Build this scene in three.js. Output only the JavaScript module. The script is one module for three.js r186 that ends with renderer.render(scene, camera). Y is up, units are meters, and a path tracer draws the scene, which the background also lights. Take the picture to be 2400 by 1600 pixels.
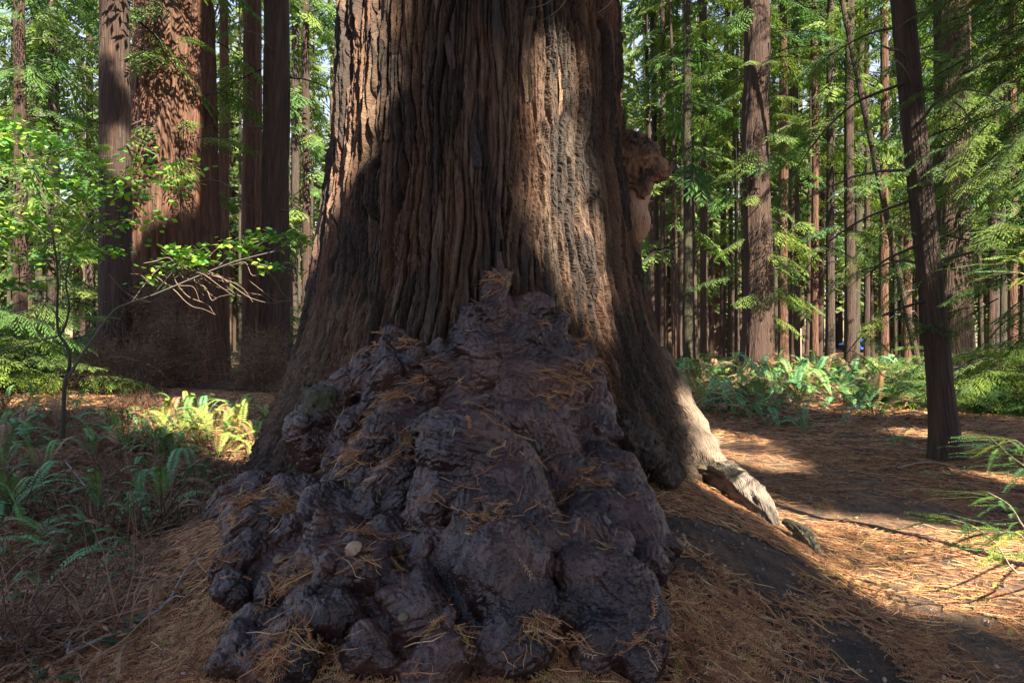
import * as THREE from 'three';

// ---------------------------------------------------------------- camera, sky, sun, exposure
const scene = new THREE.Scene();
const camera = new THREE.PerspectiveCamera(53.13, 1024 / 682, 0.05, 2000);
const EYE = 1.5;
camera.position.set(0, EYE, 0);
camera.lookAt(0, EYE, -10);

const SUN_EL = 38 * Math.PI / 180, AZ = [0.506, 0.862];
const SUN = new THREE.Vector3(AZ[0] * Math.cos(SUN_EL), Math.sin(SUN_EL), AZ[1] * Math.cos(SUN_EL)).normalize();
const sun = new THREE.DirectionalLight(new THREE.Color().setRGB(1, 0.9, 0.74), 5);
sun.target.position.set(0, 0, -8); sun.position.copy(sun.target.position).addScaledVector(SUN, 80);
sun.castShadow = true; sun.shadow.mapSize.set(4096, 4096); sun.shadow.radius = 1;
Object.assign(sun.shadow.camera, { left: -60, right: 60, top: 60, bottom: -60, near: 1, far: 260 });
sun.name = 'sun';
scene.add(sun, sun.target);

{ // clear late-morning sky: blue overhead, whiter towards the horizon
  const W = 256, H = 128, d = new Float32Array(W * H * 4);
  for (let j = 0; j < H; j++) {
    const el = ((j + 0.5) / H - 0.5) * Math.PI, t = Math.max(0, Math.sin(el)), k = Math.pow(t, 0.45);
    for (let i = 0; i < W; i++) {
      const o = (j * W + i) * 4;
      d[o] = 0.36 + (0.070 - 0.36) * k; d[o + 1] = 0.355 + (0.118 - 0.355) * k; d[o + 2] = 0.35 + (0.24 - 0.35) * k; d[o + 3] = 1;
    }
  }
  const t = new THREE.DataTexture(d, W, H, THREE.RGBAFormat, THREE.FloatType);
  t.mapping = THREE.EquirectangularReflectionMapping; t.magFilter = t.minFilter = THREE.LinearFilter; t.needsUpdate = true;
  scene.background = t; scene.environment = t;
}
const renderer = new THREE.WebGLRenderer({ antialias: true });
renderer.toneMapping = THREE.LinearToneMapping;
renderer.toneMappingExposure = 4.9;
renderer.shadowMap.enabled = true;

// ---------------------------------------------------------------- helpers
function mulberry(a) { return () => { a |= 0; a = a + 0x6D2B79F5 | 0; let t = Math.imul(a ^ a >>> 15, 1 | a); t = t + Math.imul(t ^ t >>> 7, 61 | t) ^ t; return ((t ^ t >>> 14) >>> 0) / 4294967296; }; }
const perm = new Uint8Array(512); { const r = mulberry(77), p = [...Array(256).keys()]; for (let i = 255; i > 0; i--) { const j = r() * (i + 1) | 0; [p[i], p[j]] = [p[j], p[i]]; } for (let i = 0; i < 512; i++) perm[i] = p[i & 255]; }
const GX = [1, -1, 1, -1, 1, -1, 1, -1, 0, 0, 0, 0, 1, -1, 0, 0], GY = [1, 1, -1, -1, 0, 0, 0, 0, 1, -1, 1, -1, 1, 1, -1, -1], GZ = [0, 0, 0, 0, 1, 1, -1, -1, 1, 1, -1, -1, 0, 0, 1, -1];
function noise(x, y, z) { // gradient noise, about -0.9 .. 0.9
  const fx = Math.floor(x), fy = Math.floor(y), fz = Math.floor(z), X = fx & 255, Y = fy & 255, Z = fz & 255;
  x -= fx; y -= fy; z -= fz;
  const u = x * x * x * (x * (x * 6 - 15) + 10), v = y * y * y * (y * (y * 6 - 15) + 10), w = z * z * z * (z * (z * 6 - 15) + 10);
  const A = perm[X] + Y, B = perm[X + 1] + Y, AA = perm[A] + Z, AB = perm[A + 1] + Z, BA = perm[B] + Z, BB = perm[B + 1] + Z;
  const g = (h, a, b, c) => { h &= 15; return GX[h] * a + GY[h] * b + GZ[h] * c; };
  const l = (t, a, b) => a + t * (b - a);
  return l(w, l(v, l(u, g(perm[AA], x, y, z), g(perm[BA], x - 1, y, z)), l(u, g(perm[AB], x, y - 1, z), g(perm[BB], x - 1, y - 1, z))),
    l(v, l(u, g(perm[AA + 1], x, y, z - 1), g(perm[BA + 1], x - 1, y, z - 1)), l(u, g(perm[AB + 1], x, y - 1, z - 1), g(perm[BB + 1], x - 1, y - 1, z - 1))));
}
const clamp = (x, a = 0, b = 1) => Math.min(b, Math.max(a, x));
const sstep = (a, b, x) => { const t = clamp((x - a) / (b - a)); return t * t * (3 - 2 * t); };
const mix = (a, b, t) => a + (b - a) * t;
const mix3 = (a, b, t) => [mix(a[0], b[0], t), mix(a[1], b[1], t), mix(a[2], b[2], t)];
function lerpTable(tab, x) { if (x <= tab[0][0]) return tab[0][1]; for (let i = 1; i < tab.length; i++) if (x <= tab[i][0]) { const [a, b] = tab[i - 1], [c, d] = tab[i]; return b + (d - b) * (x - a) / (c - a); } return tab[tab.length - 1][1]; }
const V = (x, y, z) => new THREE.Vector3(x, y, z);
// a point seen at (u, v) of a 2352-wide print of the photograph, at a distance along the view axis
const at = (u, v, depth) => V((u * 1.02041 - 1200) / 1600 * depth, EYE - (v * 1.02041 - 800) / 1600 * depth, -depth);

class Buf { // collects triangles with colours and uv
  constructor() { this.p = []; this.c = []; this.t = []; this.i = []; }
  v(x, y, z, c, u = 0, w = 0) { this.p.push(x, y, z); this.c.push(c[0], c[1], c[2]); this.t.push(u, w); return this.p.length / 3 - 1; }
  f(a, b, c) { this.i.push(a, b, c); }
  geo() {
    const g = new THREE.BufferGeometry();
    g.setAttribute('position', new THREE.Float32BufferAttribute(this.p, 3)); g.setAttribute('color', new THREE.Float32BufferAttribute(this.c, 3));
    g.setAttribute('uv', new THREE.Float32BufferAttribute(this.t, 2)); g.setIndex(this.i); g.computeVertexNormals(); return g;
  }
  tube(pts, rads, seg, col, cap = true) {
    let prev = null, n = pts.length, len = 0;
    const up = V(0.31, 0.9, 0.27).normalize(), T = V(), N = V(), B = V();
    for (let k = 0; k < n; k++) {
      const a = pts[Math.max(0, k - 1)], b = pts[Math.min(n - 1, k + 1)]; T.subVectors(b, a).normalize();
      N.crossVectors(T, Math.abs(T.dot(up)) > 0.95 ? V(1, 0, 0) : up).normalize(); B.crossVectors(T, N);
      if (k) len += pts[k].distanceTo(pts[k - 1]);
      const ring = [];
      for (let s = 0; s <= seg; s++) {
        const a2 = s / seg * Math.PI * 2, cx = Math.cos(a2) * rads[k], sy = Math.sin(a2) * rads[k];
        ring.push(this.v(pts[k].x + N.x * cx + B.x * sy, pts[k].y + N.y * cx + B.y * sy, pts[k].z + N.z * cx + B.z * sy, col, s / seg * 6.28 * rads[0], len));
      }
      if (prev) for (let s = 0; s < seg; s++) { this.f(prev[s], ring[s], prev[s + 1]); this.f(prev[s + 1], ring[s], ring[s + 1]); }
      prev = ring;
    }
    if (cap) { const c = this.v(pts[n - 1].x, pts[n - 1].y, pts[n - 1].z, col); for (let s = 0; s < seg; s++) this.f(prev[s], c, prev[s + 1]); }
  }
  blade(a, dir, side, len, w, col) { // pointed flat leaf
    const m = 0.45, i0 = this.v(a.x, a.y, a.z, col, 0, 0);
    const i1 = this.v(a.x + dir.x * len * m + side.x * w, a.y + dir.y * len * m + side.y * w, a.z + dir.z * len * m + side.z * w, col, 1, 0);
    const i2 = this.v(a.x + dir.x * len, a.y + dir.y * len, a.z + dir.z * len, col, 1, 1);
    const i3 = this.v(a.x + dir.x * len * m - side.x * w, a.y + dir.y * len * m - side.y * w, a.z + dir.z * len * m - side.z * w, col, 0, 1);
    this.f(i0, i1, i2); this.f(i0, i2, i3);
  }
}
function curve(pts, n) { return new THREE.CatmullRomCurve3(pts).getPoints(n); }
const taken = {};
function numbered(name) { const n = taken[name] = (taken[name] ?? -1) + 1; return n ? `${name}_${String(n).padStart(3, '0')}` : name; }
function mesh(name, geo, mat, parent) { const m = new THREE.Mesh(geo, mat); m.name = name; if (parent) parent.add(m); return m; }
function thing(name, label, category, pos, group) {
  const o = new THREE.Group(); o.name = numbered(name); scene.add(o); o.userData = { label, category }; if (group) o.userData.group = group;
  if (pos) o.position.copy(pos); return o;
}
function single(name, geo, mat, label, category, pos, group) { const m = mesh(numbered(name), geo, mat, scene); m.userData = { label, category }; if (group) m.userData.group = group; if (pos) m.position.copy(pos); return m; }
function structure(name, geo, mat) { const m = mesh(name, geo, mat, scene); m.userData = { kind: 'structure' }; return m; }
function inst(name, geo, mat, mats, cols, parent, kind = 'stuff') {
  const m = new THREE.InstancedMesh(geo, mat, Math.max(1, mats.length)); m.name = name;
  mats.forEach((x, i) => m.setMatrixAt(i, x));
  if (cols) { const c = new THREE.Color(); cols.forEach((x, i) => m.setColorAt(i, c.setRGB(x[0], x[1], x[2]))); }
  if (kind) m.userData = { kind }; (parent ?? scene).add(m); return m;
}
const M4 = (p, q, s) => new THREE.Matrix4().compose(p, q, typeof s === 'number' ? V(s, s, s) : s);
const Q = (x, y, z, order = 'YXZ') => new THREE.Quaternion().setFromEuler(new THREE.Euler(x, y, z, order));

// ---------------------------------------------------------------- textures (grain of the material only)
function tex(n, fn, srgb = false) {
  const d = new Uint8Array(n * n * 4);
  for (let j = 0; j < n; j++) for (let i = 0; i < n; i++) { const c = fn(i / n, j / n), o = (j * n + i) * 4; d[o] = clamp(c[0]) * 255; d[o + 1] = clamp(c[1]) * 255; d[o + 2] = clamp(c[2]) * 255; d[o + 3] = 255; }
  const t = new THREE.DataTexture(d, n, n); t.wrapS = t.wrapT = THREE.RepeatWrapping; t.magFilter = THREE.LinearFilter; t.minFilter = THREE.LinearMipmapLinearFilter; t.generateMipmaps = true;
  if (srgb) t.colorSpace = THREE.SRGBColorSpace; t.needsUpdate = true; return t;
}
// noise that repeats with period 1: blend over the border
function tile(u, v, fu, fv, z) {
  const a = (x, y) => noise(x * fu, y * fv, z), w = sstep(0.75, 1, u), q = sstep(0.75, 1, v);
  return mix(mix(a(u, v), a(u - 1, v), w), mix(a(u, v - 1), a(u - 1, v - 1), w), q);
}
const barkBump = tex(512, (u, v) => { const w = u + 0.02 * tile(u, v, 4, 4, 9); const a = Math.abs(tile(w, v, 14, 2.2, 3.3)), b = Math.abs(tile(w, v, 34, 5, 7.1)), c = tile(u, v, 90, 22, 5); const h = 0.55 * Math.min(1, a * 4) ** 0.6 + 0.3 * Math.min(1, b * 3.5) ** 0.6 + 0.15 * (c * 0.5 + 0.5); return [h, h, h]; });
const barkTint = tex(512, (u, v) => { const a = tile(u, v, 16, 2, 21) * 0.5 + tile(u, v, 50, 5, 4) * 0.35 + tile(u, v, 110, 60, 8) * 0.25; const k = 0.78 + a * 0.42, r = tile(u, v, 7, 1.6, 31); return [k + r * 0.06, k, k - r * 0.06]; }, true);
const fibreBump = tex(512, (u, v) => { const w = u + 0.03 * tile(u, v, 5, 5, 2); const h = 0.5 + 0.35 * tile(w, v, 60, 9, 1.7) + 0.25 * tile(w, v, 120, 24, 6.4) + 0.2 * tile(u, v, 80, 70, 3); return [h, h, h]; });
const grainBump = tex(512, (u, v) => { const h = 0.5 + 0.3 * tile(u, v, 26, 26, 1) + 0.28 * tile(u, v, 60, 60, 2) + 0.22 * tile(u, v, 120, 120, 3); return [h, h, h]; });
const soilTint = tex(1024, (u, v) => { // crumbs and threads of litter in the duff
  const a = tile(u, v, 9, 9, 4.2), b = tile(u + 0.02 * a, v, 70, 18, 5.5), c = tile(u, v + 0.02 * a, 20, 80, 6.6), d = tile(u, v, 160, 160, 7);
  const k = 0.62 + 0.25 * a + 0.35 * Math.max(b, c) + 0.25 * d, w = clamp(0.5 + Math.max(b, c) * 1.2 + a * 0.5);
  return [k * mix(0.9, 1.12, w), k * mix(0.92, 0.98, w), k * mix(0.95, 0.82, w)];
}, true);
const rep = (t, x, y) => { const c = t.clone(); c.repeat.set(x, y); c.needsUpdate = true; return c; };

const std = o => new THREE.MeshStandardMaterial({ roughness: 0.9, ...o });
const leafy = (o, tr = 0.4) => new THREE.MeshPhysicalMaterial({ roughness: 0.95, transmission: tr, thickness: 0, side: THREE.DoubleSide, vertexColors: true, specularIntensity: 0.3, ...o });
const rgb = (r, g, b) => new THREE.Color().setRGB(r, g, b);
const MAT = {
  giant: std({ vertexColors: true, bumpMap: rep(fibreBump, 1.6, 1.2), bumpScale: 0.022, roughness: 0.88 }),
  burl: std({ vertexColors: true, bumpMap: rep(grainBump, 2.2, 2.2), bumpScale: 0.007, roughness: 0.30 }),
  root: std({ vertexColors: true, bumpMap: rep(fibreBump, 2, 1), bumpScale: 0.02, roughness: 0.8 }),
  barkSunlitRed: std({ color: rgb(0.175, 0.080, 0.044), map: rep(barkTint, 0.8, 0.5), bumpMap: rep(barkBump, 0.8, 0.5), bumpScale: 0.05 }),  // redder, lighter copy of the bark; sunlight put into the colour
  barkShadedDark: std({ color: rgb(0.095, 0.052, 0.034), map: rep(barkTint, 1.2, 0.6), bumpMap: rep(barkBump, 1.2, 0.6), bumpScale: 0.04 }),  // darker copy of the same bark; shade put into the colour
  barkGrey: std({ color: rgb(0.10, 0.066, 0.046), map: rep(barkTint, 1.2, 0.6), bumpMap: rep(barkBump, 1.2, 0.6), bumpScale: 0.04 }),
  barkMoss: std({ color: rgb(0.085, 0.074, 0.038), map: rep(barkTint, 1.2, 0.6), bumpMap: rep(barkBump, 1.2, 0.6), bumpScale: 0.04 }),
  ground: std({ vertexColors: true, map: rep(soilTint, 0.6, 0.6), bumpMap: rep(grainBump, 1.3, 1.3), bumpScale: 0.02, roughness: 0.95 }),
  path: std({ vertexColors: true, map: rep(soilTint, 0.8, 0.8), bumpMap: rep(grainBump, 2, 2), bumpScale: 0.01, roughness: 0.92 }),
  foliage: leafy({ roughness: 1 }, 0.45), canopy: std({ vertexColors: true, side: THREE.DoubleSide, roughness: 0.75 }), frond: std({ vertexColors: true, side: THREE.DoubleSide, roughness: 0.7 }), litter: std({ vertexColors: true, side: THREE.DoubleSide, roughness: 0.8 }),
  twig: std({ vertexColors: true }), leaf: leafy({ roughness: 0.6 }, 0.5), mushroom: std({ vertexColors: true, roughness: 0.6 }),
};

// ---------------------------------------------------------------- ground
const TREE = { x: -0.3, z: -6.3 };
function moundHeight(x, z) { const e = Math.hypot((x + 0.2) / 2.3, (z + 5.2) / 2.9); return 0.5 * sstep(1.18, 0.5, e); }
const PATH = [[3.2, 6], [3.25, 2], [3.1, -1], [3.0, -4], [3.25, -7], [3.3, -9], [2.6, -11.5], [0.8, -14.5], [-3, -18]];
const pathCurve = new THREE.CatmullRomCurve3(PATH.map(p => V(p[0], 0, p[1]))).getPoints(120);
function pathDist(x, z) { let b = 1e9; for (const p of pathCurve) { const d = (p.x - x) ** 2 + (p.z - z) ** 2; if (d < b) b = d; } return Math.sqrt(b); }
function hillH(x, z) { const t = (-125 - z) / 170; return -2 + 24 * sstep(0, 1, t) * (1 + 0.35 * noise(x * 0.012, 4, 2)) + 2 * noise(x * 0.05, 7, z * 0.05); }
function groundH(x, z) {
  const s = (-x - 1) / 8 + (-z - 6) / 14;
  let h = moundHeight(x, z);
  if (x < 0) h += 0.5 * sstep(0.1, 1.5, s) * sstep(0, -1.5, x);
  const r = Math.hypot(x, z);
  if (x > 0) h += 0.25 * sstep(0, 1, (x - 4.6) / 4 + (-z - 11) / 14 + 0.05) * sstep(1, 3, x);
  h += 0.04 * noise(x * 0.7, 3, z * 0.7) + 0.025 * noise(x * 2.1, 5, z * 2.1) + 0.010 * noise(x * 7, 8, z * 7);
  return h;
}
{
  const line = (lo, hi, c, fine, grow) => { const out = [c]; let s = fine, x = c; while (x < hi) { x += s; out.push(x); if (Math.abs(x - c) > 6) s *= grow; } x = c; s = fine; while (x > lo) { x -= s; out.unshift(x); if (Math.abs(x - c) > 6) s *= grow; } return out; };
  const xs = line(-600, 600, 0.5, 0.055, 1.09), zs = line(-600, 300, -6, 0.055, 1.09), b = new Buf();
  for (const z of zs) for (const x of xs) {
    const n1 = noise(x * 0.9, 11, z * 0.9), n2 = noise(x * 4, 12, z * 4), n3 = noise(x * 14, 13, z * 14);
    let c = mix3([0.13, 0.072, 0.04], [0.21, 0.112, 0.055], clamp(0.5 + n1 * 0.7 + n2 * 0.5));
    c = mix3(c, [0.075, 0.06, 0.052], clamp(sstep(0.0, 0.4, n1 - 0.15 + n3 * 0.4) * 0.8));
    if (x > 0.4 && x < 2.6 && z > -4.6 && z < -1) c = mix3(c, [0.125, 0.094, 0.074], sstep(-0.15, 0.25, noise(x * 1.7, 53, z * 1.7) + 0.15 + 0.3 * n3) * 0.85 * sstep(0.4, 0.7, x) * sstep(-4.6, -4, z)); // trodden bare earth
    b.v(x, groundH(x, z), z, c, x, -z);
  }
  const n = xs.length;
  for (let j = 0; j + 1 < zs.length; j++) for (let i = 0; i + 1 < n; i++) { const a = j * n + i; b.f(a, a + n, a + 1); b.f(a + 1, a + n, a + n + 1); }
  structure('ground', b.geo(), MAT.ground);
}
{ // trodden path, laid just above the ground
  const b = new Buf(), W = 26, C = new THREE.CatmullRomCurve3(PATH.map(p => V(p[0], 0, p[1]))), N = 260;
  for (let k = 0; k <= N; k++) {
    const p = C.getPoint(k / N), t = C.getTangent(k / N), s = V(-t.z, 0, t.x);
    for (let i = 0; i <= W; i++) {
      const e = i / W * 2 - 1, w = 1.08 + 0.18 * noise(k * 0.09, e > 0 ? 5 : 9, 1) + 0.1 * noise(k * 0.4, e > 0 ? 3 : 7, 2), x = p.x + s.x * e * w, z = p.z + s.z * e * w;
      const edge = Math.abs(e), n1 = noise(x * 1.4, 21, z * 1.4), n2 = noise(x * 9, 22, z * 9);
      const c = mix3([0.30, 0.215, 0.145], [0.27, 0.155, 0.085], clamp(0.25 + n1 * 0.9 + n2 * 0.5 + sstep(0.5, 1, edge) * 0.4));
      b.v(x, groundH(x, z) + 0.008 - (edge > 0.97 ? 0.03 : 0), z, c, x, -z);
    }
  }
  for (let k = 0; k < N; k++) for (let i = 0; i < W; i++) { const a = k * (W + 1) + i; b.f(a, a + 1, a + W + 1); b.f(a + 1, a + W + 2, a + W + 1); }
  structure('path', b.geo(), MAT.path);
}
{ // pale gravel sheet added so the far ground looks sunlit; cars stand on it
  const b = new Buf(), n = 40; const c0 = b.v(14, 0.14, -92, [0.34, 0.31, 0.27], 14, 92), ids = [];
  for (let k = 0; k < n; k++) { const a = k / n * 6.283, w = 1 + 0.12 * noise(Math.cos(a) * 2, Math.sin(a) * 2, 5); ids.push(b.v(14 + 78 * w * Math.cos(a), 0.14, -92 + 27 * w * Math.sin(a), [0.34, 0.31, 0.27], 14 + 78 * Math.cos(a), 92 - 27 * Math.sin(a))); }
  ids.forEach((a, k) => b.f(c0, ids[(k + 1) % n], a)); structure('added_pale_gravel', b.geo(), MAT.path);
}
{ // dry grassy hillside beyond the forest
  const b = new Buf(), nx = 90, nz = 24;
  for (let j = 0; j <= nz; j++) for (let i = 0; i <= nx; i++) {
    const x = -420 + 840 * i / nx, z = -125 - 170 * j / nz, t = j / nz;
    const h = -2 + 24 * sstep(0, 1, t) * (1 + 0.35 * noise(x * 0.012, 4, 2)) + 2 * noise(x * 0.05, 7, z * 0.05);
    const c = mix3([0.24, 0.19, 0.10], [0.12, 0.15, 0.05], clamp(0.3 + noise(x * 0.06, 31, z * 0.06) + 0.4 * noise(x * 0.2, 32, z * 0.2)));
    b.v(x, h, z, c, x, z);
  }
  for (let j = 0; j < nz; j++) for (let i = 0; i < nx; i++) { const a = j * (nx + 1) + i; b.f(a, a + 1, a + nx + 1); b.f(a + 1, a + nx + 2, a + nx + 1); }
  structure('hill', b.geo(), std({ vertexColors: true }));
}

// ---------------------------------------------------------------- the giant redwood: trunk
const R_TAB = [[-0.5, 2.3], [0, 2.15], [0.3, 2.05], [0.72, 1.93], [1.07, 1.79], [1.44, 1.68], [1.8, 1.59], [2.19, 1.52], [2.96, 1.41], [4.5, 1.34], [8, 1.28], [20, 1.12], [48, 0.7]];
function trunkR(th, y) {
  const base = lerpTable(R_TAB, y), low = sstep(1.9, 0.2, y);
  let r = base + 0.05 * noise(Math.sin(th) * 2.2 + 5, Math.cos(th) * 2.2, y * 0.22) + 0.07 * low * noise(Math.sin(th) * 4.5, Math.cos(th) * 4.5, y * 0.4 + 9);
  r += 0.11 * Math.exp(-(((th + 0.17) / 0.13) ** 2) - (((y - 1.52) / 0.24) ** 2)); // belly over the burl
  return r;
}
const h2 = (i, j) => { const v = Math.sin(i * 127.1 + j * 311.7) * 43758.5453; return v - Math.floor(v); };
function strands(u, y, f, fy, seed) { // long fibrous strips, each at its own level, split by fissures and broken off at their ends
  const s = u * f + 1.15 * noise(u * f * 0.3, y * 0.75, seed) + 0.55 * noise(u * f * 0.75, y * 1.9, seed + 3), i = Math.floor(s), e = s - i, m = Math.min(e, 1 - e);
  const w = y * fy + h2(i, seed) * 9 + 0.25 * (e - 0.5), j = Math.floor(w), g = w - j, q = h2(i, j + seed * 3.7), up = sstep(0, 0.06, g);
  const lvl = mix(h2(i, j - 1 + seed * 3.7), q, up);
  return [lvl, m, q];
}
function bark(th, y) { // relief of the furrowed bark
  const low = sstep(2.1, 0.8, y), sw = sstep(0.25, 1.0, Math.abs(th));
  let u = th * 1.55 + 7;
  u += 0.10 * noise(u * 1.3, y * 0.5, 1.5) + 0.055 * noise(u * 3.5, y * 1.1, 2.5) + 0.018 * noise(u * 9, y * 3, 3.5) + low * 0.07 * noise(u * 2.4, y * 1.9, 4.5);
  const v = y + 0.10 * noise(u * 6, y * 0.6, 6.5);
  const [l1, m1, q1] = strands(u, v, 8.5, 0.75, 1), [l2, m2, q2] = strands(u + 0.37, v, 20, 1.7, 2), [l3, m3] = strands(u + 0.71, v, 38, 3.2, 3);
  const D = noise(u * 62, v * 5, 17.5), E = noise(u * 40, v * 34, 19.5), gate = sstep(-0.25, 0.25, noise(u * 2.2, v * 0.45, 23)), k = 1 - 0.4 * low;
  const groove = (m, w) => -Math.exp(-((m / w) ** 2));
  let h = k * (0.06 + 0.025 * sw) * (l1 - 1) + k * (0.105 + 0.03 * sw) * groove(m1, 0.05 + 0.11 * q1) * (0.35 + 0.65 * gate) + 0.036 * (l2 - 1) + 0.055 * groove(m2, 0.09 + 0.12 * q2) * (0.3 + 0.7 * q1) + 0.014 * (l3 - 1) + 0.018 * groove(m3, 0.2);
  h += 0.012 * D + 0.016 * E * (0.4 + 1.6 * low) + (0.2 + low) * 0.026 * noise(u * 14, v * 9, 27);
  h -= 0.06 * sstep(0.38, 0.6, noise(u * 3.4, v * 1.5, 29)); // knocked-out hollows
  return [h, l1 - 0.5, l2 - 0.5, m1, D, q1, q2];
}
function trunkPoint(th, y) { const r = trunkR(th, y) + bark(th, y)[0]; return V(TREE.x + r * Math.sin(th), y, TREE.z + r * Math.cos(th)); }
const giant = thing('giant_redwood', 'huge old redwood with furrowed brown bark and a dark lumpy burl at its foot', 'tree', V(0, 0, 0));
{
  const ths = [], ys = [];
  for (let i = 0; i <= 740; i++) ths.push((-1.78 + 3.56 * i / 740));
  const gap = 2 * Math.PI - 3.56; for (let i = 1; i <= 70; i++) ths.push(1.78 + gap * i / 70);
  for (let y = -0.4; y < 4.75; y += 0.0118) ys.push(y);
  for (let y = 4.75, s = 0.03; y < 48; y += s, s *= 1.12) ys.push(y);
  const nT = ths.length, b = { p: new Float32Array(nT * ys.length * 3), c: new Float32Array(nT * ys.length * 3), t: new Float32Array(nT * ys.length * 2), i: [] };
  let q = 0;
  for (const y of ys) for (const th of ths) {
    const [h, A, B, C, D, q1, q2] = bark(th, y), r = trunkR(th, y) + h, s = Math.sin(th), c = Math.cos(th);
    b.p.set([TREE.x + r * s, y, TREE.z + r * c], q * 3); b.t.set([th * 1.5, y], q * 2);
    // bark colours: weathered grey-brown, fresh cinnamon, tan fibres, near-black streaks spread by noise
    const u = th * 1.55, n1 = noise(u * 2.2, y * 0.5, 41), n2 = noise(u * 9, y * 0.7, 42), n3 = noise(u * 26, y * 2.4, 43), n4 = noise(u * 3.1, y * 1.1, 44), n5 = noise(u * 60, y * 50, 45);
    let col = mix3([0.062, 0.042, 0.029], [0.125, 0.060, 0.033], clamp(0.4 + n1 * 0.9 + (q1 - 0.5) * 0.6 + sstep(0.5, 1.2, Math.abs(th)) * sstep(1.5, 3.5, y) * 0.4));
    col = mix3(col, [0.165, 0.11, 0.066], sstep(0.55, 1, q2 + n3 * 0.3) * 0.5);
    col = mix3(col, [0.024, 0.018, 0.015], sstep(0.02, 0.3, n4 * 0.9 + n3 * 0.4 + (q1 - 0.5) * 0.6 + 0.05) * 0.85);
    col = mix3(col, [0.088, 0.088, 0.055], sstep(0.1, 0.45, noise(u * 4, y * 2, 46) + 0.2 * n3) * sstep(2.0, 0.8, y + 0.5 * n2) * 0.6); // patches of lichen low on the stem
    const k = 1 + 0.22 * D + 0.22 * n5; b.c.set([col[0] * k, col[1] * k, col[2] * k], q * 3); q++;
  }
  for (let j = 0; j + 1 < ys.length; j++) for (let i = 0; i + 1 < nT; i++) { const a = j * nT + i; b.i.push(a, a + 1, a + nT, a + 1, a + nT + 1, a + nT); }
  const g = new THREE.BufferGeometry(); g.setAttribute('position', new THREE.BufferAttribute(b.p, 3)); g.setAttribute('color', new THREE.BufferAttribute(b.c, 3)); g.setAttribute('uv', new THREE.BufferAttribute(b.t, 2)); g.setIndex(b.i); g.computeVertexNormals();
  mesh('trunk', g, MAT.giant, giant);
}

// ---------------------------------------------------------------- surface nets over a distance field
function surfaceNets(near, lo, hi, cell) { // near(x, y, z, margin) -> [distance, field(x, y, z)] with the field's far pieces left out
  const BS = 8, nb = [0, 1, 2].map(k => Math.ceil((hi[k] - lo[k]) / (cell * BS))), half = cell * BS / 2, reach = half * 1.74 + 0.05;
  const NX = nb[0] * BS + 1, NY = nb[1] * BS + 1, id = (i, j, k) => (k * NY + j) * NX + i, verts = new Map(), P = [], blocks = [];
  for (let bz = 0; bz < nb[2]; bz++) for (let by = 0; by < nb[1]; by++) for (let bx = 0; bx < nb[0]; bx++) {
    const c = [lo[0] + (bx + 0.5) * cell * BS, lo[1] + (by + 0.5) * cell * BS, lo[2] + (bz + 0.5) * cell * BS];
    const [d, f] = near(c[0], c[1], c[2], reach); if (Math.abs(d) > reach) continue;
    const S = BS + 1, val = new Float32Array(S * S * S); let any = 0;
    for (let k = 0; k < S; k++) for (let j = 0; j < S; j++) for (let i = 0; i < S; i++) {
      const x = f(lo[0] + (bx * BS + i) * cell, lo[1] + (by * BS + j) * cell, lo[2] + (bz * BS + k) * cell); val[(k * S + j) * S + i] = x; any |= x < 0 ? 1 : 2;
    }
    if (any !== 3) continue;
    blocks.push([bx, by, bz, val]);
    for (let k = 0; k < BS; k++) for (let j = 0; j < BS; j++) for (let i = 0; i < BS; i++) {
      const o = (k * S + j) * S + i, v = [val[o], val[o + 1], val[o + S], val[o + S + 1], val[o + S * S], val[o + S * S + 1], val[o + S * S + S], val[o + S * S + S + 1]];
      let m = 0; for (let q = 0; q < 8; q++) if (v[q] < 0) m |= 1 << q; if (m === 0 || m === 255) continue;
      let n = 0, x = 0, y = 0, z = 0;
      for (let a = 0; a < 8; a++) for (const s of [1, 2, 4]) { const b = a | s; if (b === a || (v[a] < 0) === (v[b] < 0)) continue; const t = v[a] / (v[a] - v[b]); x += (a & 1) + (s === 1 ? t : 0); y += (a >> 1 & 1) + (s === 2 ? t : 0); z += (a >> 2 & 1) + (s === 4 ? t : 0); n++; }
      const I = bx * BS + i, J = by * BS + j, K = bz * BS + k;
      verts.set(id(I, J, K), P.length / 3); P.push(lo[0] + (I + x / n) * cell, lo[1] + (J + y / n) * cell, lo[2] + (K + z / n) * cell);
    }
  }
  const idx = [];
  for (const [bx, by, bz, val] of blocks) {
    const S = BS + 1;
    for (let k = 0; k < BS; k++) for (let j = 0; j < BS; j++) for (let i = 0; i < BS; i++) {
      const o = (k * S + j) * S + i, a = val[o] < 0, I = bx * BS + i, J = by * BS + j, K = bz * BS + k;
      const quad = (b, p, q, r, s) => { if (a === b) return; const v = [p, q, r, s].map(t => verts.get(t)); if (v.includes(undefined)) return; if (a) idx.push(v[0], v[1], v[2], v[0], v[2], v[3]); else idx.push(v[0], v[2], v[1], v[0], v[3], v[2]); };
      quad(val[o + 1] < 0, id(I, J - 1, K - 1), id(I, J, K - 1), id(I, J, K), id(I, J - 1, K));
      quad(val[o + S] < 0, id(I - 1, J, K - 1), id(I - 1, J, K), id(I, J, K), id(I, J, K - 1));
      quad(val[o + S * S] < 0, id(I - 1, J - 1, K), id(I, J - 1, K), id(I, J, K), id(I - 1, J, K));
    }
  }
  const g = new THREE.BufferGeometry(); g.setAttribute('position', new THREE.Float32BufferAttribute(P, 3)); g.setIndex(idx); g.computeVertexNormals(); return g;
}
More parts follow.
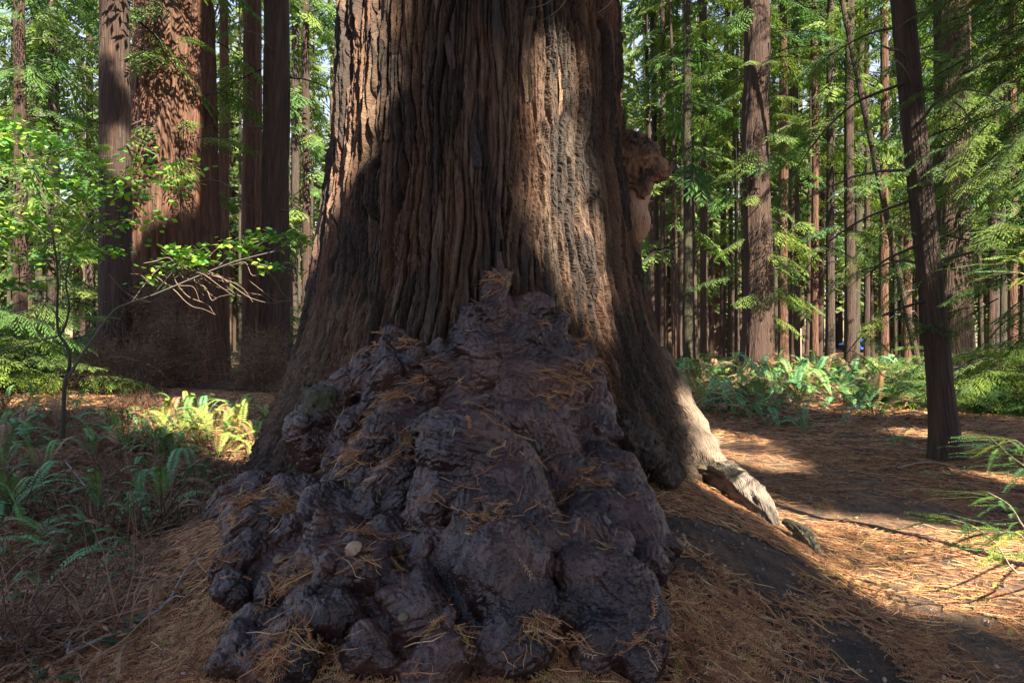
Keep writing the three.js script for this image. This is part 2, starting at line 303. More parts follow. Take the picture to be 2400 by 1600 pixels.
const smin = (a, b, k) => { const h = Math.max(0, k - Math.abs(a - b)) / k; return Math.min(a, b) - h * h * k * 0.25; };
function lumpDist(l, x, y, z) { // ellipsoid, its long axis along l.ax
  const dx = x - l.c.x, dy = y - l.c.y, dz = z - l.c.z;
  if (!l.ax) return Math.sqrt(dx * dx + dy * dy + dz * dz) - l.r;
  const t = dx * l.ax.x + dy * l.ax.y + dz * l.ax.z, s = t / l.st, q = dx * dx + dy * dy + dz * dz - t * t;
  return Math.sqrt(q + s * s) - l.r;
}

// ---------------------------------------------------------------- the burl
const burlLumps = [];
const coneH = (x, z) => 1.42 * (1 - Math.hypot((x + 0.28) / 1.85, (z + 4.95) / 2.2));
function onCone(u, v) { let lo = 2, hi = 5.6; for (let d = lo; d < hi; d += 0.01) { const p = at(u, v, d); if (p.y < Math.max(coneH(p.x, p.z), groundH(p.x, p.z) + 0.01) || Math.hypot(p.x - TREE.x, p.z - TREE.z) < lerpTable(R_TAB, p.y)) return p; } return at(u, v, 4.5); }
{
  const L = (x, y, rp, proud, stretch = 1, angle = 0) => { // proud: how far its face stands out of the slope, in metres
    const p = onCone(411.6 + 0.6189 * x, 597.8 + 0.6189 * y), r = rp * 1.14 * 0.6189 * 1.0204 / 1600 * -p.z, n = V(-p.x, EYE - p.y, -p.z).normalize();
    p.addScaledVector(n, (y < 700 ? 0.025 + proud * (1.1 + 0.9 * h2(y, x)) : y > 950 ? proud * 1.15 + 0.05 : proud > 0.25 ? proud + 0.06 : proud) - r);
    const l = { c: p, r }; const hs = h2(x, y); if (stretch === 1) { stretch = 1.15 + 0.5 * hs; angle = hs * 37; } { l.st = stretch; l.ax = V(Math.cos(angle), Math.sin(angle), -0.35 * Math.abs(Math.sin(angle)) - 0.1).normalize(); }
    burlLumps.push(l);
  };
  for (const l of [
    // peak against the trunk
    [1175, 110, 45, .06, 2, 1.2], [1320, 180, 45, .1, 1.3, 1.5], [1230, 220, 70, .08], [1170, 190, 50, .08, 1.6, 1.3], [1140, 290, 90, .08], [1280, 270, 90, .08], [1380, 260, 50, .05], [1200, 350, 130, .09, 1.4, .5], [1100, 370, 80, .07], [1350, 360, 110, .08, 1.4, 2.5], [1460, 390, 70, .07], [1500, 420, 60, .08],
    // folds below it
    [1270, 470, 130, .12, 1.5, 2.64], [1130, 490, 110, .1, 1.5, .6], [1050, 540, 60, .1], [1150, 550, 50, .12], [1240, 530, 60, .13], [1350, 560, 110, .13, 1.6, 2.1], [1440, 640, 80, .12, 1.7, 2.0], [1250, 640, 90, .1, 1.5, 2.2], [1330, 650, 80, .08], [1430, 470, 50, .12], [1510, 450, 60, .1, 1.5, 1.9], [1540, 560, 60, .14, 1.4, 1.5], [1560, 640, 60, .12, 1.4, 1.5], [1400, 720, 90, .06],
    // left shoulder
    [800, 320, 50, .05, 1.5, 2], [880, 400, 70, .06], [960, 420, 90, .08, 1.5, .2], [1010, 440, 80, .09, 1.6, .5], [840, 460, 110, .09, 1.3, .5], [730, 400, 60, .05], [620, 440, 40, .08, 1.5, .7], [575, 500, 42, .1], [700, 430, 50, .05], [770, 530, 90, .09], [860, 540, 70, .12],
    // knobby middle
    [700, 660, 110, .14], [650, 640, 60, .17], [780, 600, 60, .16], [830, 650, 80, .16], [770, 690, 80, .15], [840, 700, 60, .14], [700, 730, 60, .13], [500, 650, 80, .13], [570, 600, 60, .1], [490, 730, 60, .12], [560, 700, 60, .12], [600, 770, 60, .12], [640, 830, 80, .12], [540, 560, 60, .06], [700, 830, 55, .15], [770, 830, 60, .16], [720, 870, 45, .16], [850, 830, 60, .13], [820, 900, 45, .1], [640, 930, 50, .06], [700, 940, 45, .07],
    // nose and barrel
    [1060, 690, 115, .33, 1.25, .05], [1020, 650, 100, .28], [1120, 720, 60, .35, 1.4, .2], [1040, 740, 70, .32], [970, 870, 100, .3], [960, 940, 80, .28, 1.2, 1.2], [1040, 900, 110, .33], [1170, 900, 160, .33, 1.4, 1.3], [1230, 1020, 150, .36, 1.6, 1.5], [1130, 1050, 120, .34, 1.6, 1.4], [1310, 1050, 90, .3, 1.7, 1.5], [1200, 1150, 110, .33, 1.5, 1.5], [1110, 1140, 70, .3, 1.5, 1.5], [1300, 1150, 70, .26, 1.6, 1.5],
    // right flank
    [1430, 850, 110, .12], [1530, 870, 100, .18, 1.3, 2.2], [1500, 920, 70, .2], [1620, 850, 110, .13, 1.6, 2.1], [1680, 950, 100, .16, 1.7, 2], [1730, 1050, 90, .16, 1.8, 1.7], [1600, 1000, 100, .14], [1480, 980, 70, .1], [1750, 1130, 60, .14], [1530, 1110, 105, .3], [1480, 1160, 70, .27], [1580, 1160, 80, .3, 1.3, 2.5], [1640, 1210, 85, .32, 1.5, 2.4], [1710, 1240, 70, .32, 1.5, 2.2], [1750, 1310, 55, .28, 1.5, 1.9], [1500, 1290, 100, .12, 1.4, 1.2], [1600, 1340, 120, .12], [1680, 1420, 90, .13, 1.4, 1.4], [1560, 1430, 90, .1], [1740, 1450, 60, .14, 1.8, 1.35], [1720, 1520, 50, .12],
    // bottom
    [1250, 1330, 110, .14, 1.3, 1.2], [1330, 1290, 60, .12], [1200, 1430, 90, .12, 1.3, .9], [1290, 1420, 80, .1], [1240, 1490, 40, .08], [930, 1110, 70, .1, 1.6, 1.3], [1000, 1150, 50, .1, 1.5, 1.4], [890, 1250, 70, .12, 1.6, 1.3], [930, 1310, 80, .13], [870, 1340, 60, .11], [800, 1280, 32, .12], [785, 1240, 38, .1], [1000, 1320, 25, .14], [820, 1190, 30, .1],
    // left foot
    [250, 900, 90, .2, 1.6, .6], [215, 1000, 50, .2, 2.2, 1.5], [240, 1110, 70, .18, 1.4, 1.2], [185, 1150, 60, .16], [200, 1230, 55, .12], [330, 980, 90, .08], [420, 900, 90, .12, 1.4, .4], [480, 900, 80, .12], [580, 960, 100, .06], [340, 1060, 40, .1], [450, 1010, 45, .1], [280, 1000, 60, .1], [600, 1040, 90, .14, 1.3, 0], [560, 1090, 60, .16, 1.5, 0], [650, 1110, 70, .16], [730, 1110, 55, .14], [500, 1140, 65, .17, 1.3, .1], [610, 1170, 75, .2], [560, 1200, 55, .17], [700, 1170, 65, .17, 1.3, .1], [450, 1180, 50, .15], [800, 1050, 70, .08], [840, 1000, 50, .08], [770, 1000, 40, .08], [880, 1060, 40, .08],
    // lower left
    [350, 1230, 50, .1], [320, 1260, 40, .1], [480, 1280, 80, .12], [500, 1340, 55, .15], [590, 1330, 70, .13], [430, 1350, 60, .1], [300, 1400, 90, .12], [400, 1430, 70, .13], [240, 1440, 70, .1], [200, 1500, 60, .08], [330, 1500, 80, .1], [440, 1510, 60, .08], [700, 1440, 60, .08], [660, 1480, 40, .08], [940, 1530, 100, .08], [760, 1500, 35, .05], [370, 1550, 50, .06],
  ]) L(...l);
  // knobs upon knobs
  const r = mulberry(5), big = burlLumps.slice();
  for (const l of big) {
    const left = l.c.x < -0.45 ? 0.55 : l.c.y > 0.7 ? 0.45 : 0.16, n = Math.round((3 + 5 * r()) * left);
    for (let k = 0; k < n; k++) {
      const d = V(r() * 2 - 1, r() * 1.1 - 0.1, r() * 1.2 - 0.1).normalize(), rr = l.r * (0.24 + 0.3 * r());
      if (rr < 0.016) continue;
      const c = l.c.clone().addScaledVector(d, l.r - rr * (0.1 + 0.45 * r()));
      burlLumps.push({ c, r: rr, small: true, ...(r() < 0.85 ? { st: 1.3 + 0.5 * r(), ax: V(r() - 0.5, r() - 0.5, r() - 0.5).normalize() } : {}) });
    }
  }
}
burlLumps.forEach((l, i) => { const right = sstep(-0.75, -0.35, l.c.x); l.seed = i * 7.31; l.k = l.small ? 0.03 : mix(0.038, 0.034, right) * (l.c.y > 0.7 ? 0.7 : 1); });
function burlField(list) {
  return (x, y, z) => {
    const wx = x + 0.026 * noise(x * 5.5, y * 5.5, z * 5.5) + 0.005 * noise(x * 15, y * 15, z * 15), wy = y + 0.026 * noise(x * 5.5 + 40, y * 5.5, z * 5.5) + 0.005 * noise(x * 15, y * 15 + 40, z * 15), wz = z + 0.02 * noise(x * 5.5, y * 5.5 + 80, z * 5.5);
    let d = (wy - Math.max(coneH(wx, wz), groundH(x, z) - 0.25 + 0.295 * sstep(1.05, 0.9, Math.hypot((x + 0.32) / 1.22, (z + 4.0) / 1.35)))) * 0.78 - 0.01;
    for (const l of list) { const q = lumpDist(l, wx, wy, wz); if (q < d + 0.09) d = smin(d, q, l.k); }
    return d;
  };
}
const cellLists = new Map(); // lumps near each 15 cm cell
function lumpsNear(x, y, z) { const k = Math.floor(x / 0.15) + 200 + 512 * (Math.floor(y / 0.15) + 200) + 262144 * (Math.floor(z / 0.15) + 200); let l = cellLists.get(k); if (!l) { const cx = (Math.floor(x / 0.15) + 0.5) * 0.15, cy = (Math.floor(y / 0.15) + 0.5) * 0.15, cz = (Math.floor(z / 0.15) + 0.5) * 0.15; l = burlLumps.filter(q => Math.hypot(cx - q.c.x, cy - q.c.y, cz - q.c.z) < q.r * (q.st ?? 1) + 0.4); l.f = burlField(l); cellLists.set(k, l); } return l; }
const fullBurl = (x, y, z) => lumpsNear(x, y, z).f(x, y, z);

let burlGeo;
{
  const near = (x, y, z, m) => {
    if (y < groundH(x, z) - 0.15 || Math.hypot(x - TREE.x, z - TREE.z) < lerpTable(R_TAB, y) - 0.22) return [9, null];
    const list = burlLumps.filter(l => Math.hypot(x - l.c.x, y - l.c.y, z - l.c.z) < l.r * (l.st ?? 1) + m + 0.12);
    const f = burlField(list); return [f(x, y, z), f];
  };
  const g = burlGeo = surfaceNets(near, [-2.2, -0.15, -5.2], [1.35, 2.05, -2.2], 0.0078);
  const P = g.attributes.position, N = g.attributes.normal, n = P.count, col = new Float32Array(n * 3), uv = new Float32Array(n * 2);
  for (let i = 0; i < n; i++) {
    const x = P.getX(i), y = P.getY(i), z = P.getZ(i);
    // wrinkled skin: grain runs round each lump, so it is worked out in the frame of the two nearest ones
    let b1 = null, b2 = null, d1 = 9, d2 = 9;
    for (const l of lumpsNear(x, y, z)) { if (l.small) continue; const q = lumpDist(l, x, y, z); if (q < d1) { b2 = b1; d2 = d1; b1 = l; d1 = q; } else if (q < d2) { b2 = l; d2 = q; } }
    const wr = l => {
      const dx = x - l.c.x, dy = y - l.c.y, dz = z - l.c.z, s = l.seed, ax = l.ax ?? (l.ax2 ??= V(Math.sin(s * 3.1) * 0.7, 1, Math.sin(s * 1.7) * 0.5).normalize());
      const t = dx * ax.x + dy * ax.y + dz * ax.z, along = (l.ax ? 11 : 20), qx = dx - ax.x * t, qy = dy - ax.y * t, qz = dz - ax.z * t, f = 62;
      const wv = 0.035 * noise(x * 9, y * 9, z * 9 + s);
      const e2 = noise((qx + wv * 2) * 13 + s, qy * 13 + t * 3, (qz - wv * 2) * 13), a = noise((qx + wv) * f + s, qy * f + t * along, (qz - wv) * f), c = noise(qx * 24 + s, qy * 24 + t * 6, qz * 24);
      return 0.0065 * a + (y > 0.7 ? 0.016 : 0.009) * (Math.min(1, Math.abs(e2) * 5) ** 0.7 - 1) * (l.ax ? 1 : 0.5) + 0.006 * (Math.min(1, Math.abs(c) * 5) ** 0.6 - 1);
    };
    const w = clamp(0.5 + (d2 - d1) / 0.05);
    let h = b1 ? wr(b1) : 0; if (w < 1 && b2) h = mix(wr(b2), h, w);
    const cr = Math.abs(noise(x * 11, y * 11, z * 11) + 0.35 * noise(x * 30, y * 30, z * 30)); h -= 0.014 * Math.exp(-((cr / 0.04) ** 2)) * sstep(-0.1, 0.3, noise(x * 5, y * 5, z * 5 + 33)); // cracks
    h += 0.002 * noise(x * 90, y * 90, z * 90);
    P.setXYZ(i, x + N.getX(i) * h, y + N.getY(i) * h, z + N.getZ(i) * h);
    const n1 = noise(x * 2.4, y * 2.4, z * 2.4 + 60), n2 = noise(x * 8, y * 8, z * 8 + 61), n3 = noise(x * 40, y * 40, z * 40 + 62);
    let c = mix3([0.033, 0.019, 0.0185], [0.090, 0.044, 0.034], clamp(0.3 + n1 * 1.1 + n2 * 0.8 + sstep(-0.7, 0.2, x) * 0.3 * sstep(0.2, 0.8, y)));
    c = mix3(c, [0.105, 0.066, 0.058], sstep(0.1, 0.5, n2 + n3 * 0.7 - 0.1) * 0.6); // dusty bloom
    c = mix3(c, [0.013, 0.010, 0.010], sstep(0.2, 0.5, noise(x * 4, y * 4, z * 4 + 70)) * 0.6);
    const k = 1 + 0.25 * n3; col.set([c[0] * k, c[1] * k, c[2] * k], i * 3); uv.set([x + 0.3 * z, (y - z) * 0.72], i * 2);
  }
  g.setAttribute('color', new THREE.BufferAttribute(col, 3)); g.setAttribute('uv', new THREE.BufferAttribute(uv, 2)); g.computeVertexNormals();
  mesh('burl', g, MAT.burl, giant).userData.label = 'dark wrinkled burl of swollen knobs spreading from the trunk foot';
  console.log('burl', n, g.index.count / 3, 'lumps', burlLumps.length);
}
function blobPart(name, lumps, colA, colB, lo, hi, cell, k, rough, label, fq = 9) { // a smaller lump of wood of its own
  const list = lumps.map(([p, r, st, ax]) => ({ c: p, r, ...(st ? { st, ax: ax.normalize() } : {}) }));
  const f = (x, y, z) => { const wx = x + 0.02 * noise(x * fq, y * fq, z * fq), wy = y + 0.02 * noise(x * fq + 9, y * fq, z * fq), wz = z + 0.02 * noise(x * fq, y * fq + 9, z * fq); let d = 9; for (const l of list) d = smin(d, lumpDist(l, wx, wy, wz), k); return d + rough * noise(x * 26, y * 26, z * 26) + rough * 0.6 * noise(x * 60, y * 22, z * 60); };
  const g = surfaceNets((x, y, z) => [f(x, y, z), f], lo, hi, cell), P = g.attributes.position, n = P.count, col = new Float32Array(n * 3), uv = new Float32Array(n * 2);
  for (let i = 0; i < n; i++) { const x = P.getX(i), y = P.getY(i), z = P.getZ(i), c = mix3(colA, colB, clamp(0.5 + noise(x * 7, y * 7, z * 7) + 0.5 * noise(x * 25, y * 25, z * 25))); col.set(c, i * 3); uv.set([x + z, y], i * 2); }
  g.setAttribute('color', new THREE.BufferAttribute(col, 3)); g.setAttribute('uv', new THREE.BufferAttribute(uv, 2));
  const m = mesh(name, g, MAT.root, giant); if (label) m.userData.label = label; return m;
}
{ // snout-like burl on the far right edge of the trunk, and the pale swelling below it
  const c = (u, v, d) => at(u, v, d);
  blobPart('side_burl', [[c(1452, 345, 6.0), 0.17], [c(1480, 365, 5.95), 0.15], [c(1500, 385, 5.95), 0.10, 1.5, V(1, -0.3, 0)], [c(1525, 385, 5.95), 0.05, 1.9, V(1, -0.25, 0)], [c(1478, 420, 5.98), 0.09, 1.5, V(0.3, 1, 0)], [c(1440, 380, 6.05), 0.22]],
    [0.055, 0.034, 0.025], [0.25, 0.135, 0.07], [0.55, 2.2, -6.5], [1.75, 3.4, -5.4], 0.014, 0.03, 0.035, 'rust-brown snout-shaped burl jutting from the trunk edge', 6);
  blobPart('swelling', [[c(1452, 470, 6.1), 0.14, 1.7, V(0.1, 1, 0)], [c(1468, 520, 6.05), 0.10, 1.5, V(0.1, 1, 0)], [c(1460, 440, 6.1), 0.12]],
    [0.32, 0.19, 0.11], [0.42, 0.27, 0.16], [0.6, 1.7, -6.6], [1.6, 3.1, -5.6], 0.016, 0.08, 0.006, 'smooth tan swelling under the snout-shaped burl', 4);
  blobPart('mossy_knob', [[c(728, 915, 4.62), 0.085, 1.3, V(1, 0.2, 0.3)], [c(712, 945, 4.6), 0.07], [c(755, 905, 4.6), 0.05], [c(745, 935, 4.6), 0.07]],
    [0.10, 0.085, 0.06], [0.05, 0.062, 0.022], [-1.75, 0.6, -5.1], [-1.0, 1.6, -4.2], 0.010, 0.02, 0.022, 'small knob tufted with green moss');
  blobPart('hollow_rim', [[c(1455, 1010, 4.72), 0.11, 1.4, V(1, -0.5, 0.3)], [c(1425, 1005, 4.75), 0.09], [c(1490, 1045, 4.68), 0.09, 1.3, V(1, -0.6, 0.4)], [c(1450, 1060, 4.68), 0.09], [c(1530, 1090, 4.75), 0.085, 1.3, V(1, -0.7, 0.3)]],
    [0.032, 0.024, 0.019], [0.075, 0.050, 0.034], [0.4, 0.1, -5.2], [1.75, 1.3, -3.9], 0.010, 0.02, 0.03, 'weathered broken root end beside the burl');
}
// pale surface roots on the path side
function root(name, pts, rads, colA, colB, label, parent = giant) {
  const C = new THREE.CatmullRomCurve3(pts), b = new Buf(), n = 70, seg = 36; let prev = null;
  for (let k = 0; k <= n; k++) {
    const t = k / n, p = C.getPoint(t), T = C.getTangent(t), N = V(0, 1, 0).cross(T).normalize(), B = T.clone().cross(N), r0 = lerpTable(rads, t), ring = [];
    for (let s = 0; s <= seg; s++) {
      const a = s / seg * 2 * Math.PI, cx = Math.cos(a), sy = Math.sin(a), q = V().copy(p).addScaledVector(N, cx).addScaledVector(B, sy);
      const r = r0 * (1 + 0.35 * noise(q.x * 3.5, q.y * 3.5, q.z * 3.5) + 0.4 * noise(cx * 2.4, sy * 2.4, t * 6) + 0.16 * noise(cx * 7, sy * 7, t * 12) + 0.06 * noise(cx * 15, sy * 15, t * 20));
      const m = noise(cx * 3, sy * 3, t * 7 + 3) + 0.5 * noise(cx * 9, sy * 9, t * 24);
      ring.push(b.v(p.x + N.x * cx * r + B.x * sy * r, p.y + N.y * cx * r + B.y * sy * r, p.z + N.z * cx * r + B.z * sy * r, mix3(colA, colB, clamp(0.45 + m)), s / seg * r0 * 6.28, t * C.getLength()));
    }
    if (prev) for (let s = 0; s < seg; s++) { b.f(prev[s], ring[s], prev[s + 1]); b.f(prev[s + 1], ring[s], ring[s + 1]); }
    prev = ring;
  }
  const e = C.getPoint(1), ci = b.v(e.x, e.y, e.z, colA); for (let s = 0; s < 36; s++) b.f(prev[s], ci, prev[s + 1]);
  const m = mesh(name, b.geo(), MAT.root, parent); if (label) m.userData.label = label; return m;
}
root('root', [at(1515, 800, 6.25), at(1540, 880, 6.15), at(1568, 970, 6.0), at(1592, 1050, 5.85), at(1605, 1100, 5.75)], [[0, 0.05], [0.3, 0.12], [0.7, 0.2], [1, 0.24]], [0.22, 0.165, 0.115], [0.12, 0.082, 0.055], 'pale barkless buttress root flaring towards the path');
root('root', [at(1560, 1090, 5.95), at(1620, 1085, 5.75), at(1675, 1098, 5.5), at(1722, 1137, 5.3), at(1762, 1180, 5.1), at(1790, 1222, 5.0)], [[0, 0.04], [0.25, 0.10], [0.55, 0.12], [0.82, 0.07], [1, 0.012]], [0.24, 0.195, 0.15], [0.12, 0.092, 0.07], 'pale bare root lying along the edge of the path');
root('root', [at(1800, 1195, 4.85), at(1838, 1220, 4.75), at(1868, 1255, 4.6), at(1890, 1290, 4.45)], [[0, 0.02], [0.4, 0.05], [1, 0.01]], [0.10, 0.10, 0.05], [0.17, 0.13, 0.09], 'low root with a cap of moss beside the path');
if (0) root('root', [at(1200, 720, 4.75), at(1600, 1100, 4.9), at(1660, 1150, 4.5), at(1700, 1190, 4.2)], [[0, 0.02], [0.5, 0.08], [0.8, 0.11], [1, 0.02]], [0.10, 0.08, 0.075], [0.15, 0.12, 0.10], 'grey root half buried in the litter slope');
function strip(pts, w, curlR, colA) { // a loose shred of bark, thick and a little rolled
  const C = new THREE.CatmullRomCurve3(pts), b = new Buf(), n = 14, m = 5, rows = [];
  for (let k = 0; k <= n; k++) {
    const t = k / n, p = C.getPoint(t), T = C.getTangent(t), S = V(1, 0, 0.25).addScaledVector(T, -T.x).normalize(), O = S.clone().cross(T).normalize(), row = [];
    const ww = w * (0.75 + 0.35 * Math.sin(t * 3) + 0.1 * noise(t * 8, w * 90, 1));
    for (const th of [0, -0.014]) for (let i = 0; i <= m; i++) { const e = i / m * 2 - 1, q = p.clone().addScaledVector(S, e * ww).addScaledVector(O, curlR * (1 - e * e) * 0.6 + th + 0.004 * noise(e * 6, t * 9, 3)); row.push(b.v(q.x, q.y, q.z, mix3(colA, [colA[0] * 0.6, colA[1] * 0.55, colA[2] * 0.5], clamp(0.5 + noise(e * 9, t * 5, w * 50))), e * w, t)); }
    rows.push(row);
  }
  for (let k = 0; k < n; k++) for (let i = 0; i < m; i++) for (const o of [0, m + 1]) { const A = rows[k][i + o], B = rows[k][i + 1 + o], C2 = rows[k + 1][i + o], D = rows[k + 1][i + 1 + o]; b.f(A, C2, B); b.f(B, C2, D); }
  for (let k = 0; k < n; k++) for (const e of [0, m]) { const A = rows[k][e], B = rows[k][e + m + 1], C2 = rows[k + 1][e], D = rows[k + 1][e + m + 1]; b.f(A, C2, B); b.f(B, C2, D); }
  return mesh('bark_strip', b.geo(), MAT.giant, giant);
}
{
  const off = (th, y, o) => { const p = trunkPoint(th, y); return V(p.x + Math.sin(th) * o, p.y, p.z + Math.cos(th) * o); };
  const tAt = (u, v) => { for (let d = 4; d < 6.4; d += 0.01) { const p = at(u, v, d), th = Math.atan2(p.x - TREE.x, p.z - TREE.z); if (Math.hypot(p.x - TREE.x, p.z - TREE.z) < lerpTable(R_TAB, p.y) + 0.01) return [th, p.y]; } return [0, 1]; };
  for (const [pts, w, cr, col] of [
    [[[1128, 612], [1138, 640], [1152, 668]], 0.026, 0.02, [0.20, 0.17, 0.15]], [[[1150, 575], [1156, 630], [1162, 672]], 0.028, 0.025, [0.17, 0.12, 0.09]],
    [[[1015, 60], [1028, 110], [1036, 150]], 0.034, 0.02, [0.10, 0.066, 0.048]], [[[1085, 300], [1092, 340], [1100, 380]], 0.045, 0.03, [0.06, 0.045, 0.04]], [[[895, 120], [870, 240], [865, 330]], 0.03, 0.03, [0.17, 0.13, 0.105]],
    [[[862, 180], [872, 260], [885, 320]], 0.028, 0.03, [0.16, 0.11, 0.085]], [[[1225, 30], [1210, 130], [1218, 230]], 0.035, 0.03, [0.21, 0.14, 0.085]], [[[1300, 120], [1310, 220], [1300, 300]], 0.03, 0.03, [0.24, 0.15, 0.09]], [[[1150, 465], [1148, 500], [1158, 545]], 0.02, 0.02, [0.15, 0.10, 0.065]],
  ]) strip(pts.map((p, i) => { const [th, y] = tAt(...p); return off(th, y, 0.004 + 0.012 * i); }), w * 0.75, cr, col);
}

// ---------------------------------------------------------------- foliage prototypes
function branchGeo(seed, L, n, stripL, stripW, per) { // a redwood limb with flat drooping sprays; needles as narrow blades
  const r = mulberry(seed), b = new Buf(), wood = [0.09, 0.065, 0.05], sag = t => -0.28 * L * t * t;
  const pts = []; for (let k = 0; k <= 6; k++) { const t = k / 6; pts.push(V(t * L, sag(t) + 0.03 * L * noise(seed, t * 3, 1), 0.06 * L * noise(seed + 5, t * 3, 2))); }
  b.tube(pts, pts.map((_, k) => 0.011 * L * (1 - k / 7)), 4, wood, false);
  const C = new THREE.CatmullRomCurve3(pts);
  for (let s = 0; s < n; s++) {
    const t = 0.12 + 0.88 * (s + r()) / n, p = C.getPoint(Math.min(1, t)), sg = s % 2 ? 1 : -1, a = sg * (0.7 + 0.5 * r()) * (t > 0.95 ? 0.2 : 1), len = L * (0.24 + 0.22 * r()) * (1 - 0.45 * t);
    const d = V(Math.cos(a), -0.25 - 0.35 * r(), Math.sin(a)).normalize(), side = V(-d.z, 0.15 * (r() - 0.5), d.x).normalize();
    for (let q = 0; q < per; q++) {
      const e = (q + 0.3) / per, o = V().copy(p).addScaledVector(d, e * len); o.y -= 0.18 * len * e * e;
      const sg2 = q % 2 ? 1 : -1, bd = V().copy(d).multiplyScalar(0.75).addScaledVector(side, sg2 * (0.85 - 0.4 * e)); bd.y -= 0.12 + 0.2 * r(); bd.normalize();
      const bs = V(-bd.z, 0.5 * (r() - 0.5), bd.x).normalize(), k = 0.75 + 0.5 * r();
      b.blade(o, bd, bs, stripL * (1.1 - 0.5 * e) * (0.7 + 0.5 * r()), stripW, [k, k, k * 0.95]);
    }
    b.blade(V().copy(p).addScaledVector(d, len * 0.75), d, side, stripL, stripW, [1, 1, 1]);
  }
  return b.geo();
}
const BR = { // fine for near crowns, coarse for far ones
  near: [1, 2, 3].map(s => branchGeo(s, 1.5, 22, 0.17, 0.014, 12)),
  mid: [4, 5, 6].map(s => branchGeo(s, 2.0, 18, 0.26, 0.026, 9)),
  far: [7, 8].map(s => branchGeo(s, 3.0, 14, 0.6, 0.07, 7)),
};
const NEEDLE = [[0.06, 0.155, 0.033], [0.185, 0.265, 0.036]], GREEN = { dark: NEEDLE, mid: NEEDLE, sunny: NEEDLE, pale: NEEDLE }; // one species, one range of greens

function trunkGeo(rb, rt, h, lean, seg, rows, amp, seed, flare = 0.35) {
  const b = new Buf(); let prev = null;
  for (let k = 0; k <= rows; k++) {
    const t = Math.pow(k / rows, 1.5), y = -0.3 + t * (h + 0.3), r0 = mix(rb, rt, y / h) * (1 + flare * Math.exp(-Math.max(0, y) / (rb * 2.2))), ring = [];
    const ox = lean[0] * y + 0.25 * rb * noise(seed, y * 0.15, 1), oz = lean[1] * y + 0.25 * rb * noise(seed, y * 0.15, 5);
    for (let s = 0; s <= seg; s++) {
      const a = (s % seg) / seg * 2 * Math.PI, c = Math.cos(a), d = Math.sin(a);
      const r = r0 * (1 + 0.08 * noise(c * 1.6 + seed, d * 1.6, y * 0.2)) + amp * (Math.min(1, Math.abs(noise(c * r0 * 6 + seed * 3, d * r0 * 6, y * 0.35)) * 3.4) ** 0.6 - 0.6) + amp * 0.5 * (Math.min(1, Math.abs(noise(c * r0 * 15, d * r0 * 15 + seed, y * 0.8)) * 3) - 0.5);
      ring.push(b.v(ox + c * r, y, oz + d * r, [1, 1, 1], s / seg * 6.28 * rb, y));
    }
    if (prev) for (let s = 0; s < seg; s++) { b.f(prev[s], prev[s + 1], ring[s]); b.f(prev[s + 1], ring[s + 1], ring[s]); }
    prev = ring;
  }
  return b.geo();
}
function crown(parent, r, o, geos, count, y0, y1, R, len, greens, hole) { // limbs set round the stem of a tree that stands at o
  const per = geos.map(() => [[], []]);
  for (let k = 0; k < count; k++) {
    const t = Math.pow(r(), 0.8), y = mix(y0, y1, t), a = r() * 6.283, s = len * (0.6 + 0.7 * r()), rr = R(y) * 0.8 + r() * r() * len * 0.9, g = k % geos.length;
    const p = V(Math.cos(a) * rr + o.lean[0] * y, y, -Math.sin(a) * rr + o.lean[1] * y);
    const c = mix3(greens[0], greens[1], r()), m = M4(p, Q(0.5 * (r() - 0.5), a + 0.6 * (r() - 0.5), -0.25 + 0.6 * (r() - 0.4), 'YZX'), s);
    if (hole && hole(p.clone().add(parent.position), s)) continue;
    per[g][0].push(m); per[g][1].push(c);
  }
  geos.forEach((g, i) => { if (per[i][0].length) inst('crown', g, MAT.foliage, per[i][0], per[i][1], parent); });
}
function redwood(o) { // one background tree; u, v: where its foot shows in the print, depth: how far
  const p = at(o.u, o.v ?? 830, o.depth), y = groundH(p.x, p.z), r = mulberry(o.seed ?? Math.round(o.u * 13 + o.depth * 7)), lean = o.lean ?? [0, 0], rb = o.w * 1.0204 / 1600 * o.depth / 2, h = o.h ?? Math.max(22, 0.75 * o.depth + 8);
  const t = thing('redwood_tree', o.label, 'tree', V(p.x, y, p.z), o.group);
  mesh('trunk', trunkGeo(rb, rb * 0.45, h, lean, o.seg ?? (rb > 0.35 ? 40 : 16), o.rows ?? (rb > 0.35 ? 70 : 34), rb * (o.rough ?? 0.09), o.u * 0.37, o.flare ?? 0.3), o.mat ?? MAT.barkGrey, t);
  for (let k = 0; k < (o.dead ?? 3); k++) { // bare limbs
    const b = new Buf(), yy = 2 + r() * (o.depth * 0.4), a = r() * 6.28, L = 0.8 + 1.6 * r(), pts = []; for (let q = 0; q <= 5; q++) { const e = q / 5; pts.push(V(Math.cos(a) * (rb * 0.7 + L * e) + lean[0] * yy, yy + L * (0.25 * e - 0.5 * e * e) + 0.05 * r(), Math.sin(a) * (rb * 0.7 + L * e) + lean[1] * yy)); }
    b.tube(pts, pts.map((_, q) => 0.022 * (1 - q / 6)), 4, [0.10, 0.085, 0.07]); mesh('dead_limb', b.geo(), MAT.twig, t);
  }
  const f = o.f; if (f) crown(t, r, { lean }, f.geos ?? (o.depth < 22 ? BR.mid : BR.far), Math.round(f.n * (o.depth > 19 ? 0.45 : 0.72)), f.y0, f.y1 ?? h, () => rb, f.len ?? 1, GREEN[f.green ?? 'mid']);
  return t;
}
